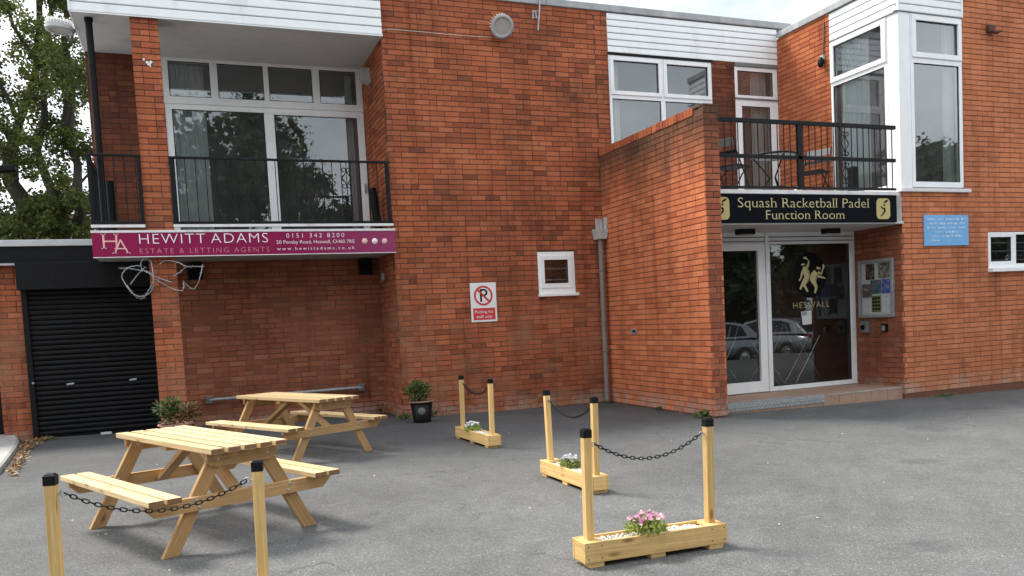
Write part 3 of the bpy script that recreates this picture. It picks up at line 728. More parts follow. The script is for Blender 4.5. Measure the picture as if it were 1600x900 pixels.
# entrance balcony slab, porch ceiling ---------------------------------------------------------
MB().box(XB2+.001, XD-.001, YD+.0, YA-.001, Zr(1.13), Zr(1.49)).build('balcony_slab', 'concrete', club)
MB().box(XB2+.001, 9.52, 8.90, 8.96, Zr(1.492), Zr(1.545)).build('balcony_trim', 'sign_edge', club, bevel=.005)
MB().box(XB2+.001, XD-.001, 8.961, YA-.002, Zr(1.492), Zr(1.543)).build('balcony_edge', 'sign_edge', club, bevel=.005)
MB().box(XB2+.002, XD-.002, 8.92, YC+.1, Zr(1.095), Zr(1.128)).build('porch_ceiling', 'soffit_paint', club)
# entrance screen --------------------------------------------------------------------------------
ZS = Zr(-1.255)
def entrance():
    f = window('entrance_screen', club, (0, YC), X_, nYm, (XB2+.003, XD-.003, ZS+.002, Zr(1.094)), [(6.44, 7.905, ZS+.06, Zr(.90)), (8.03, 9.535, ZS+.07, Zr(.915))], depth=.08, back=0, glass='glass_door', label='white framed glazed entrance doors')
    d = MB(); slab(d, (0, YC, 0), (1, 0, 0), (0, -1, 0), 6.45, 7.925, ZS+.012, Zr(.935), [(6.56, 7.80, ZS+.17, Zr(.83))], .02, -.03); dd = d.build('door_leaf', 'white_upvc', f, bevel=.005)
    MB().box(6.5, 9.6, YC-.012, YC-.001, Zr(1.015), Zr(1.03)).box(6.5, 9.6, YC-.018, YC-.001, Zr(.955), Zr(.966)).build('frame_groove', 'grey_plastic', f)
    MB().box(7.935, 7.99, YC-.026, YC-.001, ZS+.004, Zr(1.08)).build('mullion', 'white_upvc', f, bevel=.005)
    return f
ent = entrance()
room(club, XB2+.1, XD+1.2, YC+.14, 14.4, ZS, Zr(1.09), 'lobby_wall', 'lobby_floor', 'dark_interior')
MB().box(8.75, 8.95, YC+.9, YC+1.0, ZS, Zr(1.08)).box(8.95, XD+1.2, YC+1.0, YC+1.06, ZS, Zr(1.08)).build('lobby_partition', 'lobby_panel', club)
# step: terracotta tiles and chequer plate nosing ---------------------------------------------------
def step():
    y0 = 9.0
    MB().box(XB2+.02, XD-.001, y0+.012, YC+.05, ZB, ZS-.012).build('step_base', 'grout', club)
    s = bpy.data.objects.get('step_base')
    nx_ = 11; wd = (XD-.004-XB2-.02)/nx_
    for i in range(nx_):
        xa = XB2+.022+i*wd
        for j, (ya, yb) in enumerate(((y0, y0+.3), (y0+.303, y0+.6), (y0+.603, YC-.002))):
            MB().box(xa+.003, xa+wd-.003, ya+.003, yb-.003, ZS-.014, ZS-.002+random.uniform(-.001, .001)).build('tile', 'tile_terracotta', s)
        MB().box(xa+.003, xa+wd-.003, y0-.002, y0+.013, gz(8)-.03, ZS-.018).build('tile', 'tile_terracotta', s)
    MB().box(8.25, XD-.003, y0-.008, y0-.003, ZS-.022, ZS-.004).build('nosing', 'concrete', s)
    # chequer plate: tread plate with raised lozenges
    P = MB(); P.box(6.40, 8.19, y0-.012, y0-.004, ZS-.115, ZS-.002); P.box(6.40, 8.19, y0-.0115, y0+.05, ZS-.0018, ZS+.003)
    p = P.build('tread_plate', 'galvanised'); tag(p, 'chequered metal plate fixed along the front of the entrance step', 'plate'); P = MB()
    for i in range(58):
        for j in range(3):
            cx = 6.42+i*.0305; cz = ZS-.095+j*.034+(.0 if i % 2 else .012)
            P.obox((cx, y0-.0155, cz), (.010, 0, .006 if (i+j) % 2 else -.006), (0, .005, 0), (0, 0, .0045))
    P.build('tread_pattern', 'chequer_plate', p)['kind'] = 'stuff'
step()

# ================================================================== GARAGE
gar = thing('garage', 'low flat roofed brick garage with black roller shutter beside the clubhouse', 'building', (-3, 12.5, 0))
brick_wall('pier', gar, (-2.365, 12.5), X_, nYm, .34, ZB, Zr(1.06), [], 'brick_main', .06, trim=(.007, .007))
brick_wall('far_wall', gar, (-7.5, 12.5), X_, nYm, 3.2, ZB, Zr(1.06), [], 'brick_main', .1)
MB().box(-2.36, -2.03, 12.62, 13.2, ZB, Zr(1.05)).box(-7.5, -.45, 15.5, 15.6, ZB, Zr(1.3)).build('rear_wall', 'mortar', gar)
MB().box(-7.6, -1.045, 12.33, 12.38, Zr(1.075), Zr(1.283)).build('roof_board', 'black_paint', gar)
MB().box(-7.6, -1.05, 12.30, 12.45, Zr(1.285), Zr(1.368)).build('roof_flashing', 'flashing', gar, bevel=.006)
MB().box(-7.6, -2.03, 12.34, 12.372, Zr(1.045), Zr(1.073)).build('roof_drip', 'flashing', gar)
MB().box(-7.6, -1.08, 12.455, 18, Zr(1.27), Zr(1.35)).build('roof_deck', 'coping_metal', gar)
MB().box(-4.3, -2.37, 12.70, 12.76, ZB, Zr(1.07)).build('dark_door', 'black_paint', gar)
def shutter():
    t = thing('roller_shutter', 'scuffed black roller shutter with two small handles and a box above', 'shutter', (-1.2, 12.45, gz(-1.2)))
    x0, x1 = -1.95, -.37; zb = gz(-1.2)+.03; zt = Zr(.72); n = 29; pt = (zt-zb)/n
    pr = [(-.004, .002), (.008, .010), (.014, pt*.35), (.014, pt*.6), (.006, pt-.006), (-.004, pt-.001)]
    for k in range(n):
        m_ = MB(); m_.prism(pr, (x0, 12.46, zb+k*pt), (0, -1, 0), (0, 0, 1), (x1-x0, 0, 0)); m_.build('slat', 'shutter_black', t)
    MB().box(x0, x1, 12.43, 12.47, zb-.03, zb-.001).build('bottom_rail', 'shutter_black', t)
    for a in (x0-.07, x1-.0): MB().box(a, a+.07, 12.41, 12.49, zb-.02, zt).build('guide_rail', 'black_paint', t, bevel=.006)
    MB().box(-2.035, -.37, 12.26, 12.49, Zr(.715), Zr(1.074)).build('shutter_box', 'black_paint', t, bevel=.008)
    for px, py in ((110, 600), (208, 593)):
        p = aY(px, py, 12.44); h = MB(); h.obox((p.x, 12.44, p.z), (.046, 0, .004), (0, .006, 0), (0, 0, .013)); h.build('handle', 'galvanised', t, bevel=.005)
    p = aY(52, 599, 12.4); MB().lathe([(0, .02), (.014, .018), (.018, 0)], (p.x, 12.41, p.z), 8, (0, -1, 0)).build('lock', 'galvanised', t)
    # scuffs are in the paint; a pale strip lies at its foot
    a, b = aG(158, 679), aG(176, 676); tag(MB().box(a.x, b.x, 12.33, 12.36, gz(a.x)+.001, gz(a.x)+.03).build('offcut', 'paper'), 'short pale strip lying at the foot of the shutter', 'offcut')
shutter()

# ================================================================== RAILINGS
def scroll_panel(mb, c, U, z0, z1, wdt):
    """wrought iron lyre between z0 and z1: two C-scrolls top and bottom joined by flat bars"""
    c = Vector(c); U = Vector(U); up = Vector((0, 0, 1)); mid = (z0+z1)/2; h = (z1-z0)/2
    for s in (-1, 1):
        for zc, sg in ((z1-.05, 1), (z0+.05, -1)):
            pts = []
            for k in range(15):
                a = k/14*1.65*pi; r = .036*(1-.45*k/14)
                pts.append(c+U*s*(.038-cos(a)*r*.9)+up*(zc+sg*sin(a)*r-c.z))
            mb.tube(pts, .0065, 5)
        for zc, sg in ((z1-.05, -1), (z0+.05, 1)):
            pts = [c+U*s*x+up*(z-c.z) for x, z in ((.004, zc), (.02, zc+sg*h*.3), (.055, zc+sg*h*.62), (.06, zc+sg*h*.80), (.045, zc+sg*h*.95))]
            mb.tube(pts, .0065, 5)
def railing(label, a, b, ztop, zbot, zmid, n, posts, scrolls=(), name='balcony_railing', top=(.045, .028), botbar=.016, skip=()):
    a, b = Vector((*a, 0)), Vector((*b, 0)); U = (b-a); L_ = U.length; U.normalize(); Nn = Vector((U.y, -U.x, 0)); up = Vector((0, 0, 1))
    t = thing(name, label, 'railing', (a+b)/2+up*zbot)
    m_ = MB(); m_.obox((a+b)/2+up*ztop, U*(L_/2), Nn*top[0]/2, up*top[1]/2); m_.build('top_rail', 'iron_black', t, bevel=.004)
    m_ = MB(); m_.obox((a+b)/2+up*zbot, U*(L_/2), Nn*.02, up*botbar); m_.build('bottom_rail', 'iron_black', t, bevel=.003)
    if zmid: m_ = MB(); m_.obox((a+b)/2+up*zmid, U*(L_/2), Nn*.02, up*.024); m_.build('middle_rail', 'iron_black', t, bevel=.003)
    for p, wd in posts:
        m_ = MB(); c = a+U*p; m_.obox(c+up*(ztop+zbot)/2, U*wd/2, Nn*.02, up*((ztop-zbot)/2-.015)); m_.build('post', 'iron_black', t, bevel=.003)
    for k in range(n):
        u = (k+.5)*L_/n
        if any(abs(u-s_) < .035 for s_ in scrolls): continue
        c = a+U*u; m_ = MB(); m_.obox(c+up*(ztop+zbot)/2, U*.0052, Nn*.0052, up*((ztop-zbot)/2-.012)); m_.build('bar', 'iron_black', t)
    for s_ in scrolls:
        m_ = MB(); c = a+U*s_
        hi = zmid if zmid else (ztop+zbot)/2
        m_.obox(c+up*(ztop+zbot)/2, U*.005, Nn*.005, up*((ztop-zbot)/2-.012))
        scroll_panel(m_, c, U, hi+.03, ztop-.07, .12); scroll_panel(m_, c, U, zbot+.05, hi-.03, .12); m_.build('scroll', 'iron_black', t)
    return t
zt_l = Zr(2.30); zb_l = Zr(1.47)
railing('black iron railing on the left balcony between pillar and brick wall', (p_r+.005, 11.45), (XL-.004, 11.45), zt_l, zb_l, None, 23, [(.03, .055), (2.83, .05)], scrolls=(2.26,))
railing('short black iron railing between the pillar and the left corner', (-1.04, 11.45), (p_l-.004, 11.45), zt_l+.012, zb_l+.005, None, 5, [(.035, .045), (.60, .04)])
railing('black iron railing returning along the end of the left balcony', (-1.02, 11.475), (-1.02, YE-.01), zt_l+.012, zb_l+.005, None, 12, [])
for (a, b) in ((-1.035, p_l-.003), (p_r+.003, XL-.003)):
    tag(MB().box(a, b, 11.425, 11.475, zb_l-.055, zb_l-.022).build('ledge', 'sign_edge', club))
ZT2 = Zr(2.452)
railing('black iron railing on the entrance balcony with scroll panel', (XB2+.10, 8.965), (9.545, 8.965), ZT2, Zr(1.585), Zr(1.99), 29, [(1.365, .075)], scrolls=(2.16,), top=(.055, .052))

# ================================================================== SIGNS
ex, ez = Vector((1, 0, 0)), Vector((0, 0, 1))
def px_on(x, y, Y): return aY(x, y, Y)
def agency_sign():
    Y = 11.355; x0, x1, z0, z1 = -1.03, 2.795, Zr(1.040), Zr(1.335)
    t = thing('fascia_sign', 'long maroon estate agents sign board reading HEWITT ADAMS under the left balcony', 'sign', ((x0+x1)/2, Y, z0))
    MB().box(x0, x1, Y, Y+.045, z0, z1).build('board', 'sign_maroon', t, bevel=.004)
    MB().box(x0-.008, x1+.004, Y-.006, Y+.06, z1+.001, z1+.032).box(x0, x1, Y-.003, Y+.04, z0-.012, z0-.001).build('trim', 'sign_edge', t, bevel=.003)
    y = Y-.004
    def P(px, py): p = aY(px, py, Y); return Vector((p.x, y, p.z))
    a = P(159, 389.5); letters('H', .195, a, ex, ez, 'letter_rose', t, width=.20, thin=-.012, serif=True)
    a = P(176, 397); letters('A', .185, Vector((a.x, y-.002, a.z)), ex, ez, 'letter_rose', t, width=.205, thin=-.015, serif=True)
    a, b = P(218, 381.3), P(419, 378.5); c, d = P(321, 380), P(330, 379.6); letters('HEWITT', .128, a, ex, ez, 'letter_white', t, width=c.x-a.x, thin=-.016, spacing=1.12); letters('ADAMS', .128, Vector((d.x, d.y, a.z)), ex, ez, 'letter_white', t, width=b.x-d.x, thin=-.016, spacing=1.12)
    a, b = P(219, 396.5), P(421, 391.5); letters('ESTATE & LETTING AGENTS', .064, a, ex, ez, 'letter_pink', t, width=b.x-a.x, thin=-.02, spacing=1.3)
    a, b = P(447.5, 371.5), P(538, 371); letters('0151 342 8200', .058, a, ex, ez, 'letter_white', t, width=b.x-a.x, thin=-.01, spacing=1.4)
    a, b = P(432, 381), P(554, 379); letters('20 Pensby Road, Heswall, CH60 7RE', .046, a, ex, ez, 'letter_white', t, width=b.x-a.x, thin=-.006)
    a, b = P(433, 391), P(554, 388.7); letters('www.hewittadams.co.uk', .040, a, ex, ez, 'letter_white', t, width=b.x-a.x, thin=-.004, spacing=1.5)
    for px, mt, gl in ((570, 'letter_rose', 'f'), (585.6, 'letter_white', 'o'), (601, 'letter_rose', 'x')):
        c = P(px, 376.8); MB().lathe([(.0001, .001), (.041, .001), (.041, 0)], c+Vector((0, .001, 0)), 20, (0, -1, 0)).build('icon', mt, t)
        letters(gl, .042, c+Vector((0, -.002, -.02)), ex, ez, 'letter_white' if mt != 'letter_white' else 'letter_rose', t, align='C', thin=-.005, name='icon_glyph')
agency_sign()
def rounded(x0, x1, z0, z1, r, n=5):
    pts = []
    for cx, cz, a0 in ((x1-r, z0+r, -90), (x1-r, z1-r, 0), (x0+r, z1-r, 90), (x0+r, z0+r, 180)):
        for k in range(n+1): a = radians(a0+90*k/n); pts.append((cx+r*cos(a), cz+r*sin(a)))
    return pts
def club_sign():
    Y = 8.895; x0, x1, z0, z1 = XB2+.004, 9.487, Zr(1.112), Zr(1.487)
    t = thing('club_sign', 'black fascia sign with gold Squash Racketball Padel lettering over the entrance', 'sign', ((x0+x1)/2, Y, z0))
    MB().box(x0, x1, Y, Y+.03, z0, z1).build('board', 'sign_black', t, bevel=.003)
    y = Y-.003
    def P(px, py): p = aY(px, py, Y); return Vector((p.x, y, p.z))
    a, b = P(1153, 324), P(1358, 323.6); letters('Squash Racketball Padel', .128, a, ex, ez, 'gold_text', t, width=b.x-a.x, thin=-.012, serif=True)
    a, b = P(1196, 342.6), P(1320, 342.4); letters('Function Room', .120, a, ex, ez, 'gold_text', t, width=b.x-a.x, thin=-.012, serif=True)
    cr = aY(1380, 325.5, Y).x
    for cx in (cr, aY(1127, 325.5, Y).x):
        zc = (z0+z1)/2; w_, h_ = .125, .145
        mb = MB(); mb.prism(rounded(-w_, w_, -h_, h_, .06), (cx, y, zc), ex, ez, (0, .002, 0)); e = mb.build('emblem', 'gold', t)
        k = MB()      # little running figure with a racket
        yy = y-.002
        k.tube([(cx-.05, yy, zc-.105), (cx-.01, yy, zc-.07), (cx+.025, yy, zc-.03), (cx+.02, yy, zc+.0), (cx-.03, yy, zc+.015), (cx-.045, yy, zc+.035)], [.004, .009, .013, .012, .008, .005], 6)
        k.tube([(cx+.0, yy, zc+.05), (cx+.015, yy, zc+.052), (cx+.028, yy, zc+.05)], [.006, .014, .006], 6)
        k.tube([(cx+.01, yy, zc+.085), (cx+.05, yy, zc+.105), (cx+.085, yy, zc+.125)], [.006, .016, .004], 6)
        k.build('figure', 'black_ink', e)
club_sign()
def no_parking():
    x0, x1, z0, z1 = 3.902, 4.310, Zr(-.004), Zr(.576); Y = YA-.012
    t = thing('parking_sign', 'white and red no parking sign reading Parking for staff only', 'sign', ((x0+x1)/2, Y, z0))
    MB().box(x0, x1, Y, Y+.008, z0, z1).build('plate', 'sign_white', t, bevel=.002)
    cx, cz = (x0+x1)/2-.002, Zr(.385); y = Y-.002
    ring = MB(); n = 40
    for r0, r1 in ((.118, .148),):
        vs = [(cx+r*cos(2*pi*k/n), y, cz+r*sin(2*pi*k/n)) for r in (r0, r1) for k in range(n)]
        ring.add(vs, [(k, (k+1) % n, n+(k+1) % n, n+k) for k in range(n)])
    ring.build('ring', 'sign_red', t)
    letters('P', .19, (cx-.052, y, cz-.09), ex, ez, 'black_ink', t, width=.12, thin=.004)
    s = MB(); s.obox((cx, y-.0015, cz), Vector((.094, 0, -.094)), Vector((.0105, 0, .0105)), (0, .0004, 0)); s.build('bar', 'sign_red', t)
    MB().box(x0+.03, x1-.03, y-.0006, y+.001, z0+.03, z0+.205).build('panel', 'sign_red', t)
    letters('Parking for', .042, (cx, y-.003, z0+.130), ex, ez, 'letter_white', t, width=.29, align='C')
    letters('staff only', .042, (cx, y-.003, z0+.058), ex, ez, 'letter_white', t, width=.25, align='C')
no_parking()
def blue_sign():
    x0, x1, z0, z1 = 10.045, 10.930, Zr(.770), Zr(1.216); Y = YD-.02
    t = thing('notice_sign', 'sky blue notice board with small faded white lettering on the right brick wall', 'sign', ((x0+x1)/2, Y, z0))
    MB().box(x0, x1, Y, Y+.018, z0, z1).build('board', 'sign_blue', t, bevel=.002)
    r = random.Random(3); y = Y-.003; cx = (x0+x1)/2
    # too faded to read: rows of worn letter strokes
    for k, (w_, wd, al) in enumerate(((.78, (5, 4, 8, 3), 0), (.72, (6, 4, 7, 4), 0), (.78, (6, 5, 6, 5), 0), (.46, (5, 8), 0), (.66, (7, 5, 2, 6), 0), (.18, (6,), -1))):
        z = z1-.075-k*.062; tot = sum(wd)+len(wd)-1; cell = w_/tot; x = cx-w_/2 if al == 0 else x0+.11
        m_ = MB()
        for n in wd:
            for i in range(n):
                hh = .030*r.uniform(.75, 1.05)
                m_.box(x+cell*.14, x+cell*.34, y-.0006, y, z, z+hh)
                if r.random() < .75: m_.box(x+cell*.36, x+cell*.80, y-.0006, y, z+hh*r.choice((.0, .42, .78)), z+hh*r.choice((.22, .64, 1.0))+.002)
                x += cell
            x += cell
        m_.build('lettering', 'letter_pale', t)
blue_sign()
def notice_board():
    t = thing('notice_case', 'silver framed notice case full of posters beside the entrance doors', 'notice board', (XD-.03, 9.43, Zr(-.24)))
    y0, y1, z0, z1 = 9.765, 9.10, Zr(-.240), Zr(.625); O = (XD, 0, 0); U = (0, -1, 0); N = (-1, 0, 0)
    m_ = MB(); slab(m_, O, U, N, -y0, -y1, z0, z1, [(-y0+.045, -y1-.045, z0+.045, z1-.045)], .05, .004); m_.build('frame', 'galvanised', t, bevel=.004)
    m_ = MB(); slab(m_, O, U, N, -y0+.04, -y1-.04, z0+.04, z1-.04, [], .012, .002); m_.build('backing', 'paper', t)
    W, Hh = y0-y1-.1, z1-z0-.1
    def pm(name, cols, seed):
        q = NT(name); b = q.bsdf(Roughness=.6); p = q.pos(); n = q.noise(q.scale(p, (6, 6, 5)), 2.3+seed, 2, .6); q.l(q.ramp(n, cols, 'CONSTANT'), b.inputs['Base Color'])
    D, Wt = (.05, .035, .03), (.6, .6, .6)
    pm('poster_dark', [(0, (.03, .02, .02)), (.45, (.10, .03, .03)), (.53, (.25, .17, .12)), (.60, (.03, .02, .02))], .1)
    pm('poster_green', [(0, (.10, .12, .08)), (.42, (.16, .15, .12)), (.50, (.40, .38, .33)), (.56, (.08, .07, .05))], .4)
    pm('poster_grey', [(0, (.10, .08, .07)), (.44, (.18, .13, .10)), (.55, (.06, .07, .07)), (.63, (.4, .38, .36))], .7)
    pm('poster_teal', [(0, (.04, .12, .17)), (.46, (.06, .18, .26)), (.55, (.25, .12, .08)), (.64, (.08, .22, .30))], .2)
    pm('poster_blue', [(0, (.05, .09, .38)), (.47, (.08, .14, .48)), (.58, (.30, .36, .40)), (.66, (.05, .2, .12))], .5)
    pm('poster_white', [(0, (.62, .63, .64)), (.48, (.66, .66, .66)), (.60, (.45, .45, .46)), (.66, (.65, .65, .65))], .9)
    pm('poster_olive', [(0, (.17, .18, .05)), (.5, (.20, .21, .06)), (.62, (.14, .15, .05))], .3)
    ps = [(.14, .44, .68, .99, 'poster_dark'), (.57, .96, .70, .99, 'poster_green'), (.02, .34, .33, .60, 'poster_grey'), (.30, .66, .40, .67, 'poster_teal'), (.68, .98, .40, .68, 'poster_blue'), (.02, .30, .02, .30, 'poster_white'), (.33, .64, .04, .36, 'poster_olive'), (.67, .98, .03, .37, 'poster_white')]
    for i, (a, b, c, d, mt) in enumerate(ps):
        m_ = MB(); slab(m_, O, U, N, -y0+.05+a*W, -y0+.05+b*W, z0+.05+c*Hh, z0+.05+d*Hh, [], .017+.002*(i % 3), .013); o = m_.build('poster', mt, t)
        if mt == 'poster_olive':
            g_ = MB()
            for r_ in range(4):
                for c_ in range(3): u = -y0+.05+(a+.04+c_*.09)*W; zz = z0+.05+(c+.04+r_*.07)*Hh; slab(g_, O, U, N, u, u+.055*W*1.2, zz, zz+.05*Hh*.8, [], .0235, .0215)
            g_.build('grid', 'black_ink', o)
    g = MB(); g.add([(XD-.036, y, z) for y, z in ((y0-.045, z0+.045), (y1+.045, z0+.045), (y1+.045, z1-.045), (y0-.045, z1-.045))], [(0, 1, 2, 3)]); g.build('cover_glass', 'glass_thin', t)
notice_board()
def door_units():
    t = thing('intercom', 'grey entry phone box below the notice case next to the door frame', 'intercom', (XD-.03, 9.63, Zr(-.45)))
    MB().box(XD-.07, XD-.001, 9.57, 9.72, Zr(-.47), Zr(-.29)).build('housing', 'grey_plastic', t, bevel=.012)
    MB().lathe([(0, .01), (.035, .01), (.04, 0)], (XD-.071, 9.66, Zr(-.385)), 14, (-1, 0, 0)).build('lens', 'black_ink', t)
    t = thing('keypad', 'small black keypad below the notice case near the wall corner', 'keypad', (XD-.03, 9.28, Zr(-.45)))
    MB().box(XD-.055, XD-.001, 9.235, 9.325, Zr(-.455), Zr(-.335)).build('housing', 'black_paint', t, bevel=.006)
    MB().box(XD-.060, XD-.056, 9.25, 9.31, Zr(-.44), Zr(-.365)).build('face', 'galvanised', t)
door_units()
def door_emblem():
    """club emblem and letters stuck on the inside of the fixed pane"""
    y = YC+.014
    t = thing('window_sticker', 'club window sticker of two gold players in a black disc on the entrance glass', 'sticker', aY(1265, 450, YC))
    def P(px, py): p = aY(px, py, y); return Vector((p.x, 0, p.z))
    c = P(1266, 430); R = .5*(P(1291, 430).x-P(1241, 430).x)
    m_ = MB(); n = 36; m_.add([(c.x+R*cos(2*pi*k/n), y, c.z+R*1.12*sin(2*pi*k/n)) for k in range(n)], [tuple(range(n))]); m_.build('disc', 'black_ink', t)
    s = 120/771
    def Q(zx, zy): return P(1225+zx*s, 380+zy*s)
    def fig(pts_list):
        f_ = MB()
        for pts, rad in pts_list:
            pp = [Q(*q) for q in pts]; f_.tube([(q.x, y-.004, q.z) for q in pp], [r_*.0034 for r_ in rad], 6)
        for i, v in enumerate(f_.v): v.y = y-.0025+(v.y-(y-.004))*.02
        f_.build('player', 'gold_text', t)
    fig([(((210, 235), (222, 290), (232, 340), (222, 375)), (10, 20, 18, 14)), (((190, 205), (192, 222)), (13, 12)), (((205, 240), (180, 300), (170, 350), (150, 378)), (8, 7, 5, 5)), (((235, 240), (245, 205), (247, 170)), (8, 6, 4)), (((190, 150), (215, 145), (235, 165)), (3, 7, 3)), (((215, 365), (185, 410), (160, 465)), (14, 9, 5)), (((225, 370), (200, 420), (238, 485)), (14, 9, 6))])
    fig([(((325, 290), (300, 330), (290, 370), (305, 400)), (18, 24, 20, 14)), (((345, 240), (343, 262)), (13, 13)), (((340, 290), (375, 310), (388, 255)), (8, 6, 4)), (((390, 210), (398, 235), (390, 262)), (3, 8, 3)), (((335, 330), (375, 340), (415, 352)), (7, 5, 3)), (((300, 390), (325, 440), (310, 500)), (13, 9, 6)), (((295, 380), (320, 430), (325, 470)), (12, 10, 6))])
    a, b = P(1239.5, 482), P(1296, 480); letters('HESWALL', .09, Vector((a.x, y-.002, a.z)), ex, ez, 'letter_rose' if 0 else 'gold_text', t, width=b.x-a.x, thin=-.018, spacing=1.2)
    a = P(1252, 493); letters('CKE', .055, Vector((a.x, y-.012, a.z)), ex, ez, 'black_ink', t, width=.10)
    a, b = P(1251, 487), P(1268, 506); n_ = MB(); n_.add([(a.x, y-.006, a.z), (b.x, y-.006, a.z+.01), (b.x, y-.006, b.z), (a.x+.03, y-.006, b.z-.01)], [(3, 2, 1, 0)])
    tag(n_.build('paper_notice', 'paper'), 'white paper notice stuck inside the entrance glass below the club sticker', 'notice')
    o = MB(); pp = [P(*q) for q in ((1224, 445), (1241, 425), (1250, 480), (1256, 487), (1232, 486))]; o.add([(q.x, y+.25, q.z) for q in pp], [tuple(range(5))])
    tag(o.build('orange_poster', 'rust'), 'rusty orange poster standing behind the entrance glass', 'poster')
door_emblem()

# ================================================================== WALL FITTINGS
def floodlight(label, base, toward, name='floodlight', down=.62, sc=1.):
    base = Vector(base); d = Vector(toward).normalized(); t = thing(name, label, 'light', base)
    side = d.cross(ez).normalized(); up = side.cross(d)
    MB().tube([base, base+d*.06-ez*.02, base+d*.10+ez*.03], .018, 8).build('bracket', 'grey_plastic', t)
    c = base+d*.17+ez*.10; ax = (d*(1-down*.35)-ez*down).normalized()
    m_ = MB(); m_.lathe([(.0, -.10), (.09, -.095), (.15, -.06), (.165, -.01), (.168, .02)], c, 22, ax); h = m_.build('housing', 'lamp_body', t)
    f_ = MB(); ux = ax.orthogonal().normalized(); vy = ax.cross(ux)
    for k in range(26):
        a = 2*pi*k/26; q = ux*cos(a)+vy*sin(a)
        if q.z < -.1: continue
        f_.obox(c+q*.14-ax*.055, q*.028, ax*.04, ax.cross(q)*.004)
    f_.build('cooling_fins', 'sign_white', h)
    MB().lathe([(.168, .02), (.172, .03), (.12, .034), (.118, .022)], c, 24, ax).build('rim', 'lamp_body', t)
    MB().lathe([(.001, .025), (.119, .024)], c, 24, ax).build('lens', 'lamp_glass', t)
b = aY(783, 62, YA); floodlight('round grey floodlight high on the front brick wall', (b.x-.02, YA, b.z+.03), (-.15, -1, 0), down=.45)
floodlight('grey floodlight sticking out from the left end of the roof', (-1.087, 12.05, Zr(3.90)), (-1, -.1, .1), down=2.2)
def cable():
    pts = [aY(x, y, YA-.012) for x, y in ((595, 50), (598, 47), (607, 46), (625, 47), (660, 50), (700, 54), (740, 57), (770, 58))]
    tag(MB().tube(pts, .0045, 6).build('cable', 'cable_white'), 'thin white cable running along bricks to the floodlight', 'cable')
    pts = [aX(x, y, XD-.012) for x, y in ((1287, 35), (1287, 60), (1286, 82), (1286, 95))]
    tag(MB().tube(pts, .008, 6).build('cable', 'steel_bar'), 'dark cable dropping to the lamp on the balcony side wall', 'cable')
    a = aX(1287, 92, XD); t = thing('bulkhead_lamp', 'small dark lamp on the brick side wall above the balcony', 'light', a)
    MB().box(XD-.05, XD-.001, a.y-.04, a.y+.04, a.z-.02, a.z+.05).build('base', 'lamp_body', t, bevel=.01); MB().lathe([(.02, 0), (.045, -.04), (.05, -.10), (.03, -.15), (.001, -.16)], (XD-.06, a.y, a.z+.02), 12).build('shade', 'iron_black', t)
    # bracket of an aerial
    t = thing('aerial_bracket', 'metal aerial bracket fixed under the front roof edge', 'bracket', aY(838, 25, YA))
    def q(x, y, o=.06): return aY(750+x*120/1543, y*70/900, YA-o)
    MB().tube([q(1200, -200), q(1195, 200), q(1165, 615)], .013, 8).build('mast', 'galvanised', t)
    MB().tube([q(1070, 210, .02), q(1065, 380, .02)], .016, 6).tube([q(1110, 210), q(1135, 370)], .012, 6).tube([q(1070, 230, .02), q(1200, 215)], .008, 6).tube([q(1070, 350, .02), q(1180, 350)], .008, 6).build('clamp', 'galvanised', t)
    b = aY(1547, 50, YD); t = thing('rusty_lamp', 'rusty broken lamp bracket high on the right brick wall', 'bracket', b)
    MB().box(b.x-.09, b.x+.05, YD-.06, YD-.001, b.z-.02, b.z+.09).build('plate', 'rust', t, bevel=.01)
    MB().tube([(b.x-.03, YD-.05, b.z+.0), (b.x, YD-.10, b.z-.04), (b.x+.08, YD-.13, b.z-.02)], [.035, .03, .01], 8).build('arm', 'rust', t)
    # loudspeaker in the recess
    a = aX(577, 122, XL); t = thing('loudspeaker', 'small grey loudspeaker on the brick side of the left balcony', 'loudspeaker', a)
    m_ = MB(); m_.prism([(0, -.09), (.13, -.05), (.13, .12), (0, .13)], (XL-.001, a.y-.10, a.z), (-1, 0, 0), (0, 0, 1), (0, .2, 0)); m_.build('cabinet', 'lamp_body', t, bevel=.008)
    MB().tube([(XL-.01, a.y, a.z), (XL-.001, a.y, a.z-.12)], .012, 6).build('bracket', 'grey_plastic', t)
    # black boxes under the left balcony
    for px, py, lb in ((571, 418, 'black box fixed high in the shaded corner under the left balcony'), (305, 425, 'black box fixed under the left balcony next to the pillar')):
        p = aY(px, py, YL-.06); t = thing('alarm_box', lb, 'box', p)
        MB().box(p.x-.10, p.x+.10, YL-.10, YL-.008, p.z-.11, p.z+.13).build('case', 'black_paint', t, bevel=.008); MB().box(p.x-.08, p.x+.08, YL-.106, YL-.101, p.z-.09, p.z+.06).build('grille', 'black_ink', t)
    p = aX(600, 432, XL); tag(MB().box(XL-.03, XL-.001, p.y-.05, p.y+.05, p.z-.055, p.z+.055).build('switch_box', 'lamp_body', None, bevel=.006), 'small grey switch box on the shaded recess side wall', 'switch')
    # porch lamps
    for px, py, lb in ((1164, 357, 'black slim lamp under the porch ceiling next to the wing wall'), (1298, 357, 'black slim lamp under the porch ceiling over the fixed pane')):
        p = aY(px, py, 9.45); t = thing('porch_lamp', lb, 'light', (p.x, 9.45, Zr(1.0)))
        MB().box(p.x-.14, p.x+.14, 9.40, 9.50, Zr(1.02), Zr(1.093)).build('housing', 'black_paint', t, bevel=.008); MB().box(p.x-.12, p.x+.12, 9.41, 9.49, Zr(1.008), Zr(1.019)).build('diffuser', 'lamp_glass', t)
cable()
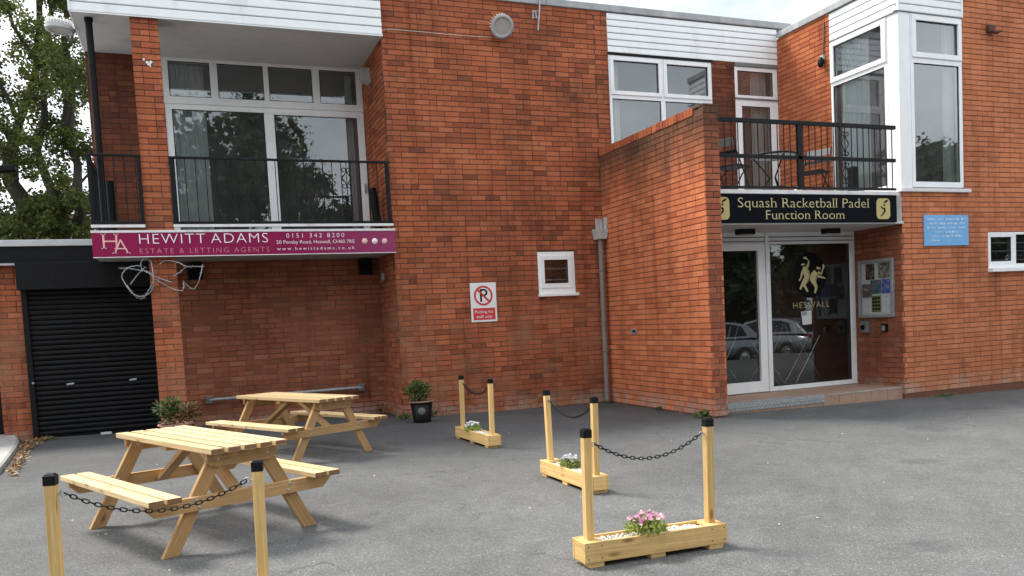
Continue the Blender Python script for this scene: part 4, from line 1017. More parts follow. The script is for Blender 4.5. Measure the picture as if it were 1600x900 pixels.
def downpipes():
    t = thing('downpipe', 'grey downpipe with battered hopper in the corner of the front and wing walls', 'drainpipe', (6.05, 11.40, 0))
    x, y = 6.055, 11.40
    MB().tube([(x, y, gz(x)), (x, y, Zr(1.19))], .042, 14).build('pipe', 'pipe_grey', t)
    h = MB(); h.prism([(-.075, 0), (.075, 0), (.098, .12), (.098, .16), (-.098, .16), (-.098, .12)], (x, y-.085, Zr(1.18)), ex, ez, (0, .17, 0)); h.build('hopper', 'hopper_metal', t, bevel=.006)
    h = MB(); h.obox((x-.03, y-.02, Zr(1.41)), (.055, 0, 0), (0, .012, 0), (0, 0, .085)); h.obox((x+.085, y-.01, Zr(1.42)), (.015, .0, .0), (0, .05, 0), (.018, 0, .10)); h.build('flashing', 'hopper_metal', t)
    for z in (Zr(.70), Zr(-.55)): MB().tube([(x-.055, y, z), (x, y-.052, z), (x+.055, y, z), (XB, y+.0, z)], .010, 6).build('bracket', 'pipe_grey', t)
    t = thing('downpipe', 'black downpipe running from the left soffit past the balcony railing', 'drainpipe', (-.9, 11.66, Zr(1.4)))
    p = aY(138, 29, 11.62); MB().tube([(p.x, 11.62, Zr(4.034)), (p.x, 11.62, Zr(1.38))], .042, 12).build('pipe', 'black_paint', t); MB().tube([(p.x, 11.62, Zr(3.99)), (p.x, 11.62, Zr(4.033))], .052, 12).build('collar', 'black_paint', t)
    p = aY(172, 300, 11.75); tag(MB().tube([(p.x, 11.8, Zr(1.377)), (p.x-.0, 11.8, Zr(2.05))], .05, 12).build('roll', 'black_paint'), 'black tube standing behind the short balcony railing', 'tube')
    p = aY(592, 297, 11.9); b_ = MB().tube([(p.x-.02, 11.95, Zr(1.377)), (p.x-.09, 11.95, Zr(2.02))], .062, 14).build('roll', 'black_paint'); tag(b_, 'black tube leaning in the right corner of the left balcony', 'tube')
downpipes()
def wall_bars():
    for i, (a, b, lb) in enumerate((((327, 625), (470, 615), 'dark steel rail low on the recess wall behind the left table'),)):
        p, q = aY(*a, 12.42), aY(565, 605, 12.42); t = thing('wall_rail', 'dark steel rail fixed low along the shaded recess wall', 'rail', (p+q)/2)
        MB().tube([p, q], .024, 10).build('bar', 'galvanised', t)
        for e in (p, q): MB().box(e.x-.05, e.x+.05, 12.40, YL-.003, e.z-.055, e.z+.055).build('bracket', 'steel_bar', t, bevel=.01)
wall_bars()
def barbed():
    s = 300/1588; zz = lambda L: [(x*s, 340+y*s) for x, y in L]
    y6 = lambda L: [(220+x/6, 400+y/6) for x, y in L]
    paths = [zz([(1190, 335), (1165, 380), (1180, 430), (1260, 480), (1270, 560), (1230, 630), (1150, 650), (1080, 610), (1020, 520), (1010, 470), (1050, 420), (1110, 400), (1170, 400)]), zz([(1080, 550), (1140, 470), (1200, 410)]), zz([(990, 420), (1060, 420), (1180, 440)]), zz([(1190, 335), (1240, 350), (1260, 420), (1268, 520), (1230, 600), (1180, 668), (1110, 640), (1050, 560)]), zz([(1210, 440), (1290, 490), (1420, 535)]), zz([(1320, 385), (1370, 355), (1470, 370), (1540, 405), (1588, 405)]), zz([(1540, 405), (1490, 450), (1440, 480)]), zz([(1270, 500), (1400, 575), (1500, 605), (1520, 570), (1515, 530)]), y6([(400, 240), (480, 310), (530, 270), (560, 180), (580, 80)]), y6([(420, 100), (500, 98), (590, 100)])]
    mb = MB(); r = random.Random(2)
    for L_ in paths:
        pts = [aY(x, y, 11.37+.05*sin(i*1.7)) for i, (x, y) in enumerate(L_)]
        fine = []
        for i in range(len(pts)-1):
            p0, p1, p2, p3 = pts[max(i-1, 0)], pts[i], pts[i+1], pts[min(i+2, len(pts)-1)]
            for k in range(5):
                t = k/5; fine.append(.5*((2*p1)+(p2-p0)*t+(2*p0-5*p1+4*p2-p3)*t*t+(3*p1-p0-3*p2+p3)*t**3))
        fine.append(pts[-1]); mb.tube(fine, .006, 5)
        for q in fine[::2]:
            d = Vector((r.uniform(-1, 1), r.uniform(-1, 1), r.uniform(-1, 1))).normalized()*.020; mb.tube([q-d, q+d], .0035, 4)
    tag(mb.build('barbed_wire', 'galvanised'), 'loose tangle of barbed wire hanging on the pillar under the sign', 'wire')
barbed()
def splash():
    r = random.Random(6); m_ = MB(); c = aY(232, 98, YP-.004)
    for k in range(9):
        q = c+Vector((r.gauss(0, .035), 0, r.gauss(0, .022))); n = 7; a0 = r.random()*6; rr = r.uniform(.008, .026)
        m_.add([(q.x+rr*r.uniform(.6, 1.3)*cos(a0-2*pi*i/n), YP-.0045-k*.0002, q.z+rr*r.uniform(.5, 1.1)*sin(a0-2*pi*i/n)) for i in range(n)], [tuple(range(n))])
    m_.build('paint_splash', 'sign_white', club)
splash()

# ================================================================== PICNIC TABLES
def ends(o):
    o.data.materials.append(MATS['end_grain'])
    for p in o.data.polygons:
        if abs(p.normal.x) > .6: p.material_index = 1
def picnic_table():
    t = thing('picnic_table', 'x', 'picnic table')
    Lh, W, H, b0, b1, bz, fx, fy = 1.471/2, .503, .619, .439, .629, .372, .600, .514
    pw = (W-4*.021)/5
    for k in range(5):
        y = -W/2+pw/2+k*(pw+.021); m_ = MB()
        m_.prism([(-Lh+.012, -.017), (Lh-.012, -.017), (Lh, -.010), (Lh, .012), (Lh-.006, .017), (-Lh+.006, .017), (-Lh, .012), (-Lh, -.010)], (0, y-pw/2+.001, H-.017), ex, ez, (0, pw-.002, 0)); o = random.random()*30
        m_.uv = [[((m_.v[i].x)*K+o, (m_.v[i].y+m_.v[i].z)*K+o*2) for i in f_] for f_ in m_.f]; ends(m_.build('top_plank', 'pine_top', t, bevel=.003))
    for s in (-1, 1):
        for j in range(2):
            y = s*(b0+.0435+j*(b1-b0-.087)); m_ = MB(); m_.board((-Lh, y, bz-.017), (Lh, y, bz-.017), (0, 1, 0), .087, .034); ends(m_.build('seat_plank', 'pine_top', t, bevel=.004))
    for s in (-1, 1):
        xb = s*(fx+.020); o_ = Vector((xb-.0165, 0, 0)); dx = (.033, 0, 0)
        # top cross beam with clipped lower corners
        hw = W/2-.02
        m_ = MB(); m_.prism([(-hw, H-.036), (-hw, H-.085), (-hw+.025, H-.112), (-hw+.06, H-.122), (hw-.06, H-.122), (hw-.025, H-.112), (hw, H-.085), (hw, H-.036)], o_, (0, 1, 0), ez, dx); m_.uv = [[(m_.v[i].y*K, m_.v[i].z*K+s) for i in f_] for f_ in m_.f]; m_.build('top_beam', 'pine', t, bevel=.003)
        hw = b1-.012
        m_ = MB(); m_.prism([(-hw, bz-.036), (-hw, bz-.062), (-hw+.06, bz-.120), (hw-.06, bz-.120), (hw, bz-.062), (hw, bz-.036)], o_, (0, 1, 0), ez, dx); m_.uv = [[(m_.v[i].y*K, m_.v[i].z*K+s*3) for i in f_] for f_ in m_.f]; m_.build('seat_beam', 'pine', t, bevel=.003)
        for q in (-1, 1):
            xl = s*(fx-.0145)
            a, b = Vector((xl, q*(fy-.048), 0)), Vector((xl, q*.150, H-.055))
            m_ = MB(); wd = .098
            m_.prism([(a.y-wd/2, 0), (a.y+wd/2, 0), (b.y+wd/2, b.z), (b.y-wd/2, b.z)], (xl-.0165, 0, 0), (0, 1, 0), ez, dx)
            d2 = (b-a).normalized(); n2 = Vector((0, -d2.z, d2.y)); o1 = random.random()*20
            m_.uv = [[(m_.v[i].dot(d2)*K+o1, m_.v[i].dot(n2)*K+m_.v[i].x*K+o1) for i in f_] for f_ in m_.f]
            leg = m_.build('leg', 'pine', t, bevel=.003)
            bo = MB()
            for zz, dy in ((bz-.055, .02), (bz-.098, -.015), (H-.08, 0)):
                yy = a.y+(b.y-a.y)*zz/b.z+q*dy; bo.lathe([(0, .007), (.008, .006), (.011, 0)], (xb+s*.0167, yy, zz), 8, (s, 0, 0)); bo.lathe([(0, .007), (.008, .006), (.011, 0)], (xl-s*.0167, yy, zz), 8, (-s, 0, 0))
            bo.build('bolt', 'galvanised', leg)
        m_ = MB(); m_.board((s*.07, 0, H-.045), (s*(fx-.012), 0, bz-.10), (0, 1, 0), .075, .033); m_.build('brace', 'pine', t, bevel=.003)
    m_ = MB(); m_.board((0, -W/2+.03, H-.052), (0, W/2-.03, H-.052), ez, .034, .07); m_.build('batten', 'pine', t, bevel=.003)
    return t
def tilt(o, x, y, a, T=-.016):
    o.location = (x*K, y*K, gz(x)*K); o.rotation_euler = (Matrix.Rotation(math.atan(-T), 4, 'Y') @ Matrix.Rotation(a, 4, 'Z')).to_euler()
pt = picnic_table()
pt2 = copy_tree(pt)
tag(pt, 'pale pine picnic table behind the leaning chain and posts, away from the wall', 'picnic table', 'picnic tables'); tag(pt2, 'pine picnic table close to the recess wall and steel rail', 'picnic table', 'picnic tables')
tilt(pt, -.012, 5.858, -1.145); tilt(pt2, .999, 8.925, -1.063)

# ================================================================== CHAIN PLANTERS
def link_mesh(mb, c, d, side, a=.0120, b=.0080, r=.0029):
    n = 12; pts = []
    for k in range(n):
        t = 2*pi*k/n; pts.append(c+d*(a*cos(t)+(.004 if cos(t) > 0 else -.004))+side*b*sin(t))
    mb.tube(pts, r, 5, close=True)
def chain(mb, p, q, sag):
    p, q = Vector(p), Vector(q); n = 60
    cv = [p.lerp(q, k/n)-ez*sag*4*(k/n)*(1-k/n) for k in range(n+1)]
    ln = sum((cv[i+1]-cv[i]).length for i in range(n)); N_ = int(ln/.0255); step_ = ln/N_; acc = 0; i = 0; out = []
    for k in range(N_):
        tgt = (k+.5)*step_
        while i < n-1 and acc+(cv[i+1]-cv[i]).length < tgt: acc += (cv[i+1]-cv[i]).length; i += 1
        f_ = (tgt-acc)/(cv[i+1]-cv[i]).length; out.append((cv[i].lerp(cv[i+1], f_), (cv[i+1]-cv[i]).normalized()))
    for k, (c, d) in enumerate(out):
        s1 = d.cross(ez).normalized(); s2 = d.cross(s1)
        a_ = .5+(.9 if k % 2 else -.7); link_mesh(mb, c, d, (s1*cos(a_)+s2*sin(a_)).normalized())
def planter(Lb=.885, lean=0, sag=.105, fill=True):
    t = thing('chain_planter', 'x', 'planter'); Wd = .150; z0, z1 = .027, .137; h = Lb/2; th = .017; pw = .046
    for s in (-1, 1):
        m_ = MB(); m_.board((-h, s*(Wd/2-th/2), (z0+z1)/2), (h, s*(Wd/2-th/2), (z0+z1)/2), ez, z1-z0, th); sd_ = m_.build('side_board', 'planter_wood', t, bevel=.003)
        sc = MB()
        for x in (-h+.022, -h+.10, h-.022, h-.10):
            for z in (z0+.022, z1-.022): sc.lathe([(.0005, .0008), (.0038, .0008), (.0045, 0)], (x, s*Wd/2, z), 6, (0, s, 0))
        sc.build('screw', 'black_paint', sd_)
        m_ = MB(); m_.board((s*(h-th/2), -Wd/2+th+.001, (z0+z1)/2-.001), (s*(h-th/2), Wd/2-th-.001, (z0+z1)/2-.001), ez, z1-z0-.002, th-.002); m_.build('end_board', 'planter_wood', t, bevel=.003)
        m_ = MB(); m_.box(s*(h-.067)-.045, s*(h-.067)+.045, -Wd/2+th+.001, Wd/2-th-.001, z1-.018, z1-.002); m_.build('top_block', 'planter_wood', t, bevel=.002)
        xp = s*(h-.063); le = lean if s < 0 else 0
        b0_, b1_ = Vector((xp, 0, z0+.004)), Vector((xp+le, 0, .695))
        m_ = MB(); m_.board(b0_, b1_, (0, 1, 0), pw, pw); po = m_.build('post', 'planter_wood', t, bevel=.004)
        d = (b1_-b0_).normalized(); c0 = b1_+d*.006; u_ = Vector((0, 1, 0)); v_ = d.cross(u_)
        m_ = MB(); m_.obox(c0-d*.001, d*.022, u_*(pw/2+.0018), v_*(pw/2+.0018)); m_.obox(c0+d*.023, d*.004, u_*(pw/2-.004), v_*(pw/2-.004)); m_.build('post_cap', 'pot_black', po, bevel=.003)
        m_ = MB(); e = b1_-d*.055-ex*s*(pw/2)
        m_.tube([e+ex*s*.01, e-ex*s*.014], .004, 6); link_mesh(m_, e-ex*s*.022, ex, ez, .008, .011, .003); m_.build('hook', 'galvanised', po)
    p = Vector((-(h-.063)+lean+pw/2+.028, 0, .64)); q = Vector((h-.063-pw/2-.028, 0, .64))
    m_ = MB(); chain(m_, p, q, sag); m_.build('chain', 'iron_black', t)
    for x in (-h+.07, 0, h-.07): MB().box(x-.045, x+.045, -Wd/2+.004, Wd/2-.004, 0, z0-.001).build('skid', 'planter_wood', t, bevel=.003)
    MB().box(-h+th+.002, h-th-.002, -Wd/2+th+.002, Wd/2-th-.002, z0+.003, z0+.05).build('soil', 'soil', t)
    r = random.Random(4); m_ = MB()
    for k in range(520):
        x = r.uniform(-h+.13, h-.13); y = r.uniform(-Wd/2+.028, Wd/2-.028); z = z1-.021+r.uniform(-.007, .008); s_ = r.uniform(.007, .014)
        vs = []; fs = [(0, 1, 2), (0, 2, 3), (0, 3, 4), (0, 4, 1), (5, 2, 1), (5, 3, 2), (5, 4, 3), (5, 1, 4)]
        a0 = r.uniform(0, 6)
        vs = [(x, y, z+s_*.8)]+[(x+s_*r.uniform(.8, 1.5)*cos(a0+k_*pi/2), y+s_*r.uniform(.8, 1.4)*sin(a0+k_*pi/2), z+r.uniform(-.2, .2)*s_) for k_ in range(4)]+[(x, y, z-s_*.8)]
        m_.add(vs, fs, smooth=True)
    m_.build('pebbles', 'pebble_white', t)['kind'] = 'stuff'
    MB().box(-h+.115, h-.115, -Wd/2+th+.003, Wd/2-th-.003, z0+.051, z1-.030).build('gravel_bed', 'pebble_white', t)
    return t
def put(o, x, y, a, label):
    tag(o, label, 'planter', 'chain planters'); tilt(o, x, y, a)
G1, G2, G3 = aG(915.9, 882.1, .027), aG(1136, 848.1, .027), None
pl = planter()
pB = planter(.93, lean=-.045); pC = planter(1.0, sag=.10); pD = planter(.968)
c1 = (1.835+.0+2.71)/2; put(pl, c1, 3.767+.075, -.005, 'wooden trough with posts, slack chain and pink flowers')
put(pB, 2.72+.062-.015, 5.395+.465, radians(-89.2), 'wooden trough with lilac flowers and one leaning post')
put(pC, 2.78+.1, 8.0+.51, radians(-87.5), 'wooden trough with white flowers nearest the brick wall')
put(pD, -.185, 3.845, radians(-10.0), 'chained posts standing before the picnic table')

def flower(label, x, y, z, r_, h, petal, seed, nb, nl):
    t = thing('flowering_plant', label, 'flower', (x, y, z)); r = random.Random(seed); m_ = MB(); pm_ = MB(); st = MB(); b = Vector((x, y, z))
    for k in range(nl):
        a = r.uniform(0, 2*pi); q = r.random()**.6; d = Vector((cos(a)*r_*q, sin(a)*r_*q, h*r.uniform(.15, .78)*(1.1-.5*q)))
        m_.leaf(b+d, Vector((cos(a)*.7+r.uniform(-.5, .5), sin(a)*.7+r.uniform(-.5, .5), r.uniform(.2, 1))), Vector((r.uniform(-.5, .5), r.uniform(-.5, .5), 1)), r.uniform(.024, .046), r.uniform(.010, .017))
    for k in range(nb):
        a = r.uniform(0, 2*pi); q = r.random()**.5; c = b+Vector((cos(a)*r_*.95*q, sin(a)*r_*.95*q, h*r.uniform(.72, 1.0)*(1.08-.22*q)))
        st.tube([b+Vector((cos(a)*r_*.2, sin(a)*r_*.2, .005)), b.lerp(c, .6)+Vector((0, 0, .01)), c], .0015, 4)
        ax = Vector((r.uniform(-.6, .6), r.uniform(-.9, .3), 1)).normalized(); u_ = ax.orthogonal().normalized(); v_ = ax.cross(u_)
        for i in range(5):
            aa = 2*pi*i/5; pm_.leaf(c, u_*cos(aa)+v_*sin(aa)+ax*.25, ax, r.uniform(.013, .019), .014)
    m_.build('foliage', 'leaf_lime', t); st.build('stems', 'leaf_weed', t); pm_.build('blooms', petal, t)
def soil_z(x): return gz(x)+.105
fp = aY(1012, 818, 3.84); flower('bushy plant with pink flowers in the near trough', 2.245, 3.842, soil_z(2.2), .105, .135, 'petal_pink', 1, 52, 420)
flower('small plant with lilac white flowers in the trough with the leaning post', 2.77, 5.90, soil_z(2.8), .075, .125, 'petal_white', 2, 46, 320)
flower('small plant with white flowers in the trough closest to the wall', 2.86, 8.60, soil_z(2.9), .085, .12, 'petal_white', 3, 46, 320)

# ================================================================== POTTED SHRUBS
def shrub_leaves(name, mat, parent, c, rad, n, seed, lsize, squash=.8, clumps=7, stems=True):
    r = random.Random(seed); c = Vector(c); m_ = MB(); st = MB(); cl = []
    for k in range(clumps):
        a = r.uniform(0, 2*pi); q = r.random()**.5*rad*.7; cl.append((c+Vector((cos(a)*q, sin(a)*q, r.uniform(-.35, .6)*rad*squash)), rad*r.uniform(.3, .5)))
    for k in range(n):
        cc, rr = cl[r.randrange(clumps)]; d = Vector((r.gauss(0, 1), r.gauss(0, 1), r.gauss(0, 1))).normalized()*rr*r.random()**.4
        m_.leaf(cc+d, d.normalized()+Vector((r.uniform(-.5, .5), r.uniform(-.5, .5), r.uniform(-.2, .7))), Vector((r.uniform(-.6, .6), r.uniform(-.6, .6), 1)), lsize*r.uniform(.6, 1.3), lsize*r.uniform(.3, .55))
    o = m_.build(name, mat, parent)
    if stems:
        for cc, rr in cl: st.tube([c-Vector((0, 0, rad*squash)), c.lerp(cc, .5)-Vector((0, 0, rad*.1)), cc], [.008, .006, .003], 5)
        st.build('stems', 'bark', parent)
    return o
def pot(label, x, y, r_, h, body, emblem):
    z = gz(x); t = thing('plant_pot', label, 'pot', (x, y, z))
    MB().lathe([(.001, 0), (r_*.70, 0), (r_*.72, .015), (r_*.94, h*.93), (r_*.90, h*.93), (r_*.88, h*.86), (.001, h*.86)], (x, y, z), 28).build('body', body, t)
    MB().lathe([(r_*.93, h*.925), (r_*1.04, h*.93), (r_*1.05, h*.985), (r_*1.0, h), (r_*.92, h*.98), (r_*.90, h*.93)], (x, y, z), 28).build('rim', 'terracotta', t)
    MB().lathe([(.001, h*.87), (r_*.9, h*.872)], (x, y, z), 20).build('soil', 'soil', t)
    if emblem:
        n = Vector((-x, -y, 0)).normalized(); rr = r_*.835
        MB().lathe([(.001, .004), (.045, .004), (.050, 0)], Vector((x, y, z+h*.55))+n*(rr+.002), 18, n+Vector((0, 0, -.1))).build('badge', 'grey_plastic', t)
    return t
q1 = aG(664, 661); pot('black plant pot with terracotta rim and round badge', q1.x, q1.y+.13, .165, .30, 'pot_black', True)
s1 = thing('shrub', 'dark green shrub growing in the black pot with badge', 'shrub', (q1.x, q1.y+.13, gz(q1.x)+.26)); shrub_leaves('foliage', 'leaf_shrub', s1, (q1.x-.02, q1.y+.13, gz(q1.x)+.41), .20, 900, 3, .058, .7, 13)
pot('terracotta pot at the foot of the pillar behind the picnic table', -.21, 10.4, .20, .27, 'terracotta', False)
s2 = thing('shrub', 'red and green leafy shrub in the terracotta pot by the pillar', 'shrub', (-.21, 10.4, .24))
shrub_leaves('foliage', 'leaf_shrub', s2, (-.27, 10.4, .42), .17, 650, 5, .06, .75, 9); shrub_leaves('red_foliage', 'leaf_red', s2, (-.12, 10.36, .37), .20, 600, 6, .055, .55, 11, False)
sx_ = aY(608, 645, 12.0); s3 = thing('weed', 'dry dark weed in the corner of the recess by the side wall', 'weed', (2.62, 12.2, gz(2.6))); shrub_leaves('foliage', 'leaf_red', s3, (2.62, 12.2, gz(2.6)+.10), .10, 90, 9, .04, .8, 5)

# ================================================================== BALCONY FURNITURE
BZ = Zr(1.547)
def bistro_table(x, y):
    t = thing('bistro_table', 'round black metal bistro table on the entrance balcony', 'table', (x, y, BZ))
    m_ = MB(); m_.tube([(x+.33*cos(2*pi*k/32), y+.33*sin(2*pi*k/32), BZ+.66) for k in range(32)], .016, 8, close=True); m_.build('rim', 'iron_black', t)
    MB().lathe([(.001, .655), (.325, .655), (.325, .648), (.001, .648)], (x, y, BZ), 32).build('top', 'lamp_body', t)
    for k in range(3):
        a = 2*pi*k/3+.4; MB().tube([(x+.27*cos(a), y+.27*sin(a), BZ+.645), (x+.05*cos(a), y+.05*sin(a), BZ+.35), (x+.26*cos(a), y+.26*sin(a), BZ)], .011, 7).build('leg', 'iron_black', t)
    m_ = MB(); m_.tube([(x+.16*cos(2*pi*k/20), y+.16*sin(2*pi*k/20), BZ+.20) for k in range(20)], .007, 6, close=True); m_.build('ring', 'iron_black', t)
bistro_table(aY(1207, 232, 9.9).x, 9.9)
def folding_chair(label, x, y, rz):
    t = thing('folding_chair', label, 'chair'); 
    for s in (-.19, .19):
        MB().tube([(s, .22, 0), (s, -.02, .40), (s, -.16, .62), (s, -.21, .80)], .010, 7).build('back_leg', 'iron_black', t)
        MB().tube([(s*.9, -.24, 0), (s*.9, .0, .30), (s*.9, .19, .43)], .010, 7).build('front_leg', 'iron_black', t)
    MB().obox((0, .02, .425), (.19, 0, 0), (0, .18, 0), (0, 0, .010)).build('seat', 'iron_black', t, bevel=.004)
    m_ = MB(); m_.obox((0, -.195, .735), (.19, 0, 0), (0, .006, 0), (0, -.012, .05)); m_.build('back_slat', 'grey_plastic', t, bevel=.003)
    m_ = MB(); m_.obox((0, -.155, .60), (.19, 0, 0), (0, .005, 0), (0, -.008, .025)); m_.build('back_slat', 'iron_black', t, bevel=.003)
    MB().tube([(-.18, .16, .08), (.18, .16, .08)], .007, 6).build('stretcher', 'iron_black', t)
    t.location = Vector((x, y, BZ))*K; t.rotation_euler = (0, 0, rz)
folding_chair('black folding metal chair on the balcony close to the wing wall', aY(1145, 240, 9.55).x, 9.60, radians(-70))
folding_chair('black folding metal chair on the balcony beside the side brick wall', aY(1278, 240, 9.75).x, 9.85, radians(115))
b_ = aY(1333, 283, 9.25); tag(MB().box(b_.x-.06, b_.x+.06, 9.20, 9.30, BZ, BZ+.40).build('planter_box', 'black_paint', None, bevel=.008), 'tall black box standing against the balcony side window', 'box')
w_ = aY(1250, 294, 9.0); tag(MB().prism([(-.06, 0), (.06, 0), (.04, .07), (-.035, .07)], (w_.x, 9.01, BZ), ex, ez, (0, .05, 0)).build('bracket_block', 'sign_white', None, bevel=.005), 'white block at the foot of the thick balcony rail post', 'block')

# ================================================================== LOBBY STOOLS
def stool(label, x, y, rz, grp):
    t = thing('bar_stool', label, 'stool', group=grp)
    for s in (-.15, .15):
        MB().tube([(s, -.26, 0), (s, .0, .42), (s, .20, .76)], .012, 7).build('leg', 'chrome', t); MB().tube([(s*.85, .28, 0), (s*.85, .02, .40), (s*.85, -.17, .74), (s*.85, -.24, .98)], .012, 7).build('leg', 'chrome', t)
    MB().tube([(-.15, -.14, .22), (.15, -.14, .22)], .010, 6).build('footrest', 'chrome', t)
    MB().obox((0, .02, .76), (.17, 0, 0), (0, .17, 0), (0, 0, .018)).build('seat', 'black_paint', t, bevel=.01); MB().tube([(-.13, -.24, .98), (0, -.27, 1.0), (.13, -.24, .98)], .02, 7).build('backrest', 'black_paint', t)
    t.location = Vector((x, y, ZS))*K; t.rotation_euler = (0, 0, rz)
stool('chrome legged bar stool inside the lobby behind the door leaf', 7.75, 10.75, radians(80), 'stools in the lobby')
stool('chrome legged bar stool inside the lobby under the club sticker', 8.45, 10.55, radians(70), 'stools in the lobby')
stool('chrome legged bar stool inside the lobby by the dark partition', 9.15, 10.5, radians(-100), 'stools in the lobby')

# ================================================================== TREES
def bark_limb(mb, pts, r0, r1, seg=8):
    n = len(pts); mb.tube(pts, [r0+(r1-r0)*i/(n-1) for i in range(n)], seg)
def crown(mb, centres, n, seed, size, spread=1):
    r = random.Random(seed)
    for k in range(n):
        c, rr = centres[r.randrange(len(centres))]
        d = Vector((r.gauss(0, 1), r.gauss(0, 1), r.gauss(0, .8))); d = d.normalized()*rr*(r.random()**.45)
        mb.leaf(c+d, Vector((r.uniform(-1, 1), r.uniform(-1, 1), r.uniform(-1, .6))), Vector((r.uniform(-1, 1), r.uniform(-1, 1), r.uniform(-.2, 1))), size*r.uniform(.6, 1.35), size*r.uniform(.45, .85))
def big_tree():
    Y0 = 21.0
    t = thing('oak_tree', 'large leafy tree with twisting limbs rising behind the garage', 'tree', (-4.0, Y0, 0))
    def q(x, y, dy=0): return aY(x, y, Y0+dy)
    tr = MB()
    base = Vector((q(40, 372).x, Y0, 0))
    bark_limb(tr, [base-ez*.2, q(40, 420), q(40, 372), q(41, 325), q(32, 307), q(17, 285), q(16, 240)], .24, .15, 10); tr.build('trunk', 'bark', t)
    limbs = [([(16, 240), (22, 222), (12, 205), (-8, 190), (-40, 120), (-60, 0)], .20, .07, 0), ([(16, 240), (30, 190), (55, 120), (62, 40), (60, -60), (70, -200)], .16, .06, .5),
             ([(41, 330), (60, 322), (78, 330), (84, 345), (82, 300), (66, 262), (58, 235), (70, 190), (67, 120), (80, 20), (90, -120)], .20, .06, 0),
             ([(84, 352), (100, 362), (118, 352), (125, 335), (122, 300), (121, 255), (108, 222), (100, 195), (106, 140), (124, 130)], .20, .06, -.6),
             ([(108, 222), (112, 150), (100, 60), (110, -40), (95, -180)], .12, .05, -.5), ([(122, 290), (140, 270), (160, 230)], .05, .02, 0), ([(-40, 120), (-90, 60), (-160, 10)], .10, .04, 0), ([(-8, 190), (-80, 200), (-180, 150)], .12, .04, .8),
             ([(60, 100), (20, 40), (0, -40)], .09, .03, .3), ([(67, 120), (100, 90), (120, 40)], .07, .03, .2), ([(30, 190), (0, 130), (-20, 90)], .07, .03, -.3)]
    cen = []; r = random.Random(11)
    for pts, r0, r1, dy in limbs:
        P = [q(x, y, dy+.3*sin(i*1.3)) for i, (x, y) in enumerate(pts)]; lb = MB(); bark_limb(lb, P, r0*.72, r1*.7, 8); lb.build('limb', 'bark', t)
        for i, p in enumerate(P[1:]):
            for k in range(3): cen.append((p+Vector((r.gauss(0, .6), r.gauss(0, .8), r.gauss(0, .6))), r.uniform(.16, .40)))
    for k in range(150):
        x, y = r.uniform(-320, 150), r.uniform(-330, 372)
        if (20 < x < 110 and 195 < y < 372 and r.random() < .62) or (-10 < x < 55 and 160 < y < 230): continue
        if 10 < x < 60 and r.random() < .3: continue
        cen.append((q(x, y, r.gauss(0, .9)), r.uniform(.20, .50)))
    for k in range(26): x = r.uniform(40, 142); cen.append((q(x, r.uniform(-20, 250), r.gauss(0, .7)), r.uniform(.22, .42)))
    for k in range(34): cen.append((q(r.uniform(50, 150), r.uniform(300, 372), r.gauss(0, .8)), r.uniform(.18, .36)))
    for k in range(10): cen.append((q(r.uniform(-10, 40), r.uniform(335, 375), r.gauss(0, .8)), r.uniform(.18, .34)))
    m_ = MB(); crown(m_, cen, 62000, 12, .085); m_.build('crown', 'leaf_tree', t)
big_tree()
def simple_tree(label, x, y, h, w_, seed, n=24000, mat='leaf_dark', grp='trees across the car park'):
    t = thing('tree', label, 'tree', (x, y, gz(x)), grp); r = random.Random(seed); tr = MB(); b = Vector((x, y, gz(x)-.1)); top = b+ez*h*.55
    bark_limb(tr, [b, b+Vector((r.uniform(-.2, .2), 0, h*.25)), top], h*.03, h*.014, 8); tr.build('trunk', 'bark', t); lb = MB(); cen = []
    for k in range(44):
        a = r.uniform(0, 2*pi); rad = r.random()**.5; z = r.uniform(.06, 1)
        prof = sqrt(max(.05, 1-((z-.5)/.55)**2)); p = b+Vector((cos(a)*w_*rad*prof, sin(a)*w_*rad*prof, h*z*.95))
        bark_limb(lb, [b.lerp(top, min(1, z*.9)), b.lerp(top, min(1, z)).lerp(p, .5)+ez*.15, p], h*.008, h*.003, 5); cen.append((p, w_*r.uniform(.22, .36)))
    lb.build('limbs', 'bark', t); m_ = MB(); crown(m_, cen, n, seed+1, .17); crown(m_, [(c_, q_*.75) for c_, q_ in cen], 6500, seed+2, .55); m_.build('crown', mat, t)
for i, (x, y, h, w_) in enumerate(((2.6, -16, 12.2, 6.2), (-6.5, -18, 13.0, 5.4), (-13, -17, 10.0, 4.5), (22, -10, 7.0, 4.0), (28, -8, 7.5, 4.2), (34, -4, 7.0, 4.2), (16, -15, 6.0, 4.0))):
    simple_tree(['round dark tree standing alone across the car park', 'tall dark tree in the row across the car park', 'dark tree at the end of the row across the car park', 'broad tree behind the parked hatchbacks', 'broad tree beyond the parked hatchbacks', 'broad tree at the far edge of the car park', 'low tree between the two tree rows'][i], x, y, h, w_, 20+i*3)

